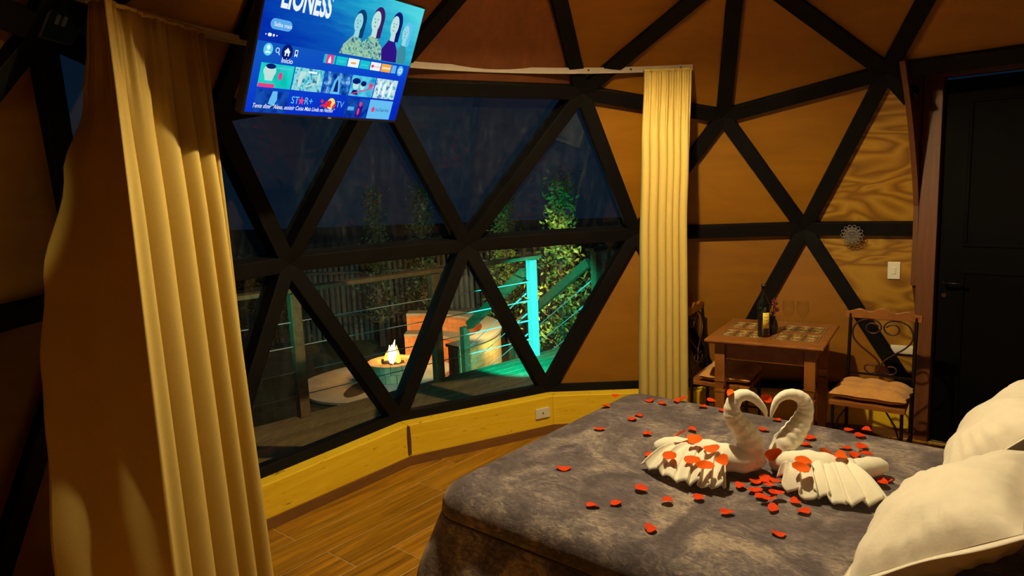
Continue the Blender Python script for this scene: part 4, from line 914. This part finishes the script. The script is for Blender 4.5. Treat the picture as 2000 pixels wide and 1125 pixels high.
# fire pit
PC = V3(7.27, 4.05, -1.0)
slab = empty('garden_slab', PC, label='pale leaf-shaped concrete slab around the fire pit', cat='slab')
sl_ = spline([(6.62, 5.25), (6.15, 4.75), (6.10, 4.2), (6.6, 3.6), (7.3, 3.25), (8.2, 3.5), (8.4, 4.3), (7.9, 5.0), (7.2, 5.35), (6.62, 5.25)], 5)[:-1]
MB().prism([(x-PC.x, y-PC.y, .03) for x, y in sl_], (0, 0, .03)).build('paving', 'pale_slab', slab); MB().prism([(-.55+.42*math.cos(a), .32+.16*math.sin(a), .06) for a in [2*PI*i/20 for i in range(20)]], (0, 0, .004)).build('dark_oval', 'ash_brown', slab)  # pale paving with a dark brown oval laid on it
pit = empty('fire_pit', PC+V3(0, 0, .066), label='round stone fire pit with a burning fire', cat='fire pit')
for lay in range(2):
    for i in range(14):
        a0, a1 = (i+.5*lay)/14*2*PI+.012, (i+1+.5*lay)/14*2*PI-.012; z0 = .0+.125*lay; pts = [(r_*math.cos(a), r_*math.sin(a), z0) for r_, a in ((.24, a0), (.37, a0), (.375, (a0+a1)/2), (.37, a1), (.24, a1))]
        MB().prism(pts, (0, 0, .12)).build('stone', 'pit_stone', pit)
MB().lathe([(.25, .0), (.25, .15), (0, .17)], n=18).build('ember_bed', emis('ember', (1.0, .30, .03), 1.2, (.25, .05, .01), 14), pit)
emis('flame_core', (1.0, .72, .30), 7.0); emis('flame_outer', (1.0, .38, .05), 3.0)
fire = empty('fire', PC+V3(0, 0, .27), label='small bright orange flame burning in the pit', cat='fire')
rnd = random.Random(2)
for i in range(9):
    a = i*2.4; r_ = .02+.012*i; hgt = .30-.018*i+rnd.uniform(-.03, .03); bx_, by_ = r_*math.cos(a), r_*math.sin(a); ld = V3(rnd.uniform(-.04, .04), rnd.uniform(-.04, .04), 0)
    path = [V3(bx_, by_, .02)+ld*t_*t_+V3(0.012*math.sin(t_*6+i), 0, hgt*t_) for t_ in (0, .15, .3, .5, .7, .87, 1)]
    MB().tube(path, [.02, .04, .045, .035, .022, .011, .002], 8).build('flame', 'flame_core' if i < 5 else 'flame_outer', fire, True)
for i in range(4):
    a = i*.8; MB().tube([(-.17*math.cos(a), -.17*math.sin(a), .0), (.17*math.cos(a), .17*math.sin(a), .05)], .025, 8).build('log', 'ash_brown', fire)
# curved brick bench
be = empty('brick_bench', PC+V3(0, 0, .062), label='curved orange brick bench half circling the fire pit', cat='bench')
def annulus(r0, r1, z0, z1, a0, a1, name, mt, n=28):
    mb = MB(); A = [math.radians(a0+(a1-a0)*i/n) for i in range(n+1)]; vs = []
    for a in A: vs += [V3(r0*math.cos(a), r0*math.sin(a), z0), V3(r1*math.cos(a), r1*math.sin(a), z0), V3(r1*math.cos(a), r1*math.sin(a), z1), V3(r0*math.cos(a), r0*math.sin(a), z1)]
    fs = [(i*4+k, i*4+(k+1) % 4, (i+1)*4+(k+1) % 4, (i+1)*4+k) for i in range(n) for k in range(4)]+[(0, 1, 2, 3), (n*4+3, n*4+2, n*4+1, n*4)]
    mb.add(vs, fs); mb.uv = lambda co: (math.atan2(co.y, co.x)*1.4*.55, co.z*.9); return mb.build(name, mt, be)
BA0, BA1 = -60, 8
annulus(1.05, 1.35, 0, .38, BA0, BA1, 'seat_wall', 'brick'); annulus(1.03, 1.35, .38, .42, BA0, BA1, 'seat_cap', 'bench_cap')
annulus(1.35, 1.47, 0, .66, -128, BA1, 'back_wall', 'brick'); annulus(1.47, 1.60, 0, .66, -128, BA1, 'outer_wall', 'brick_lamplit'); annulus(1.33, 1.62, .66, .70, -129, BA1, 'back_cap', 'bench_cap')
# palisade fence
fa, fb = V3(9.4, 9.6, -1.0), V3(11.2, -1.6, -1.0)
fe = empty('palisade_fence', fa, label='palisade fence of upright poles at the back of the garden', cat='fence')
pm = [MB().tube([(0, 0, 0), (0, 0, h_*.5), (.01, 0, h_)], [.046, .044, .04], 6).mesh('pole', 'fence_pole') for h_ in (1.55, 1.62, 1.7)]
NPOLE = 112
for i in range(NPOLE):
    o = link('pole', pm[i % 3], fe); o.location = (fb-fa)*(i/NPOLE)+V3(random.uniform(-.02, .02), 0, 0); o.rotation_euler.z = random.uniform(0, 6)
for z in (.5, 1.3): MB().tube([(-.07, 0, z), fb-fa+V3(-.07, 0, z)], .03, 6).build('cross_rail', 'fence_pole', fe)
# trees and shrubs
def plant(name, loc, h, rad, leaves, lm, label, cat, seed, lsize=.07, conic=1.0, group=None):
    rnd = random.Random(seed); p = empty(name, loc, label=label, cat=cat, group=group)
    tr = MB(); tr.tube([(0, 0, 0), (.03, .02, h*.4), (-.02, .01, h*.75), (0, 0, h*.98)], [.05*h/2.5, .04*h/2.5, .022*h/2.5, .006], 7)
    fol = MB(); nb = max(10, int(leaves/38))
    for b in range(nb):
        hz = h*(.16+.84*((b+rnd.random())/nb)); ln = rad*(1-(hz/h)*conic*.92)*rnd.uniform(.65, 1.1); a = b*2.399+rnd.uniform(-.4, .4)
        tip = V3(ln*math.cos(a), ln*math.sin(a), hz+ln*.35); base = V3(0, 0, hz-.02*h)
        tr.tube([base, base*.5+tip*.5-V3(0, 0, .02*h), tip], [.012, .008, .003], 4, False)
        for i in range(int(leaves/nb)):
            t_ = rnd.random()**.6; c = base+(tip-base)*t_+V3(rnd.gauss(0, 1), rnd.gauss(0, 1), rnd.gauss(0, .8))*lsize*.9
            d = V3(rnd.gauss(0, 1), rnd.gauss(0, 1), rnd.gauss(.5, .8)).normalized(); s_ = d.orthogonal().normalized(); s_.rotate(Matrix.Rotation(rnd.uniform(0, 6.28), 3, d)); L_ = lsize*rnd.uniform(.6, 1.2)
            fol.add([c, c+d*L_*.5+s_*L_*.22, c+d*L_, c+d*L_*.5-s_*L_*.22], [(0, 1, 2, 3)])
    tr.build('trunk', 'bark', p); f_ = fol.build('foliage', lm, p); f_['kind'] = 'stuff'
    return p
GZ = -1.0
plant('young_tree', (7.05, 1.50, GZ), 2.85, .75, 2000, 'leaf_bright', 'tall bright green young tree at the right of the window', 'tree', 1, .085, 1.0)
plant('young_tree', (9.6, 2.69, GZ), 2.62, .65, 1800, 'leaf_bright', 'shorter bright green young tree left of the tall one', 'tree', 2, .08, 1.0)
plant('young_tree', (9.5, 5.0, GZ), 2.8, .4, 1700, 'leaf_dark', 'dim conifer behind the fire pit, left of the central strut joint', 'tree', 3, .09, 1.0)
plant('young_tree', (9.5, 4.15, GZ), 2.78, .4, 1500, 'leaf_dark', 'dim conifer nearest the central strut joint', 'tree', 4, .09, 1.0)
plant('shrub', (7.3, -.75, GZ), 1.9, .6, 1400, 'leaf_dark', 'dark shrub beside the garden stairs at the far right', 'shrub', 5, .08, .6)
plant('shrub', (9.3, 1.5, GZ), 1.5, .6, 1300, 'leaf_dark', 'dark shrub in the garden below the bright young trees', 'shrub', 6, .08, .5)
plant('shrub', (7.5, .30, GZ), 1.9, .42, 1500, 'leaf_dark', 'leafy green shrub directly behind the stair handrail', 'shrub', 7, .08, .7)
plant('shrub', (3.9, 5.9, GZ), 2.6, .9, 1500, 'leaf_dark', 'dark twiggy shrub seen just right of the wide curtain', 'shrub', 8, .09, .6)
plant('shrub', (8.7, 6.8, GZ), 1.5, .9, 1500, 'leaf_dark', 'dark shrub in front of the palisade fence at the left', 'shrub', 9, .09, .4)
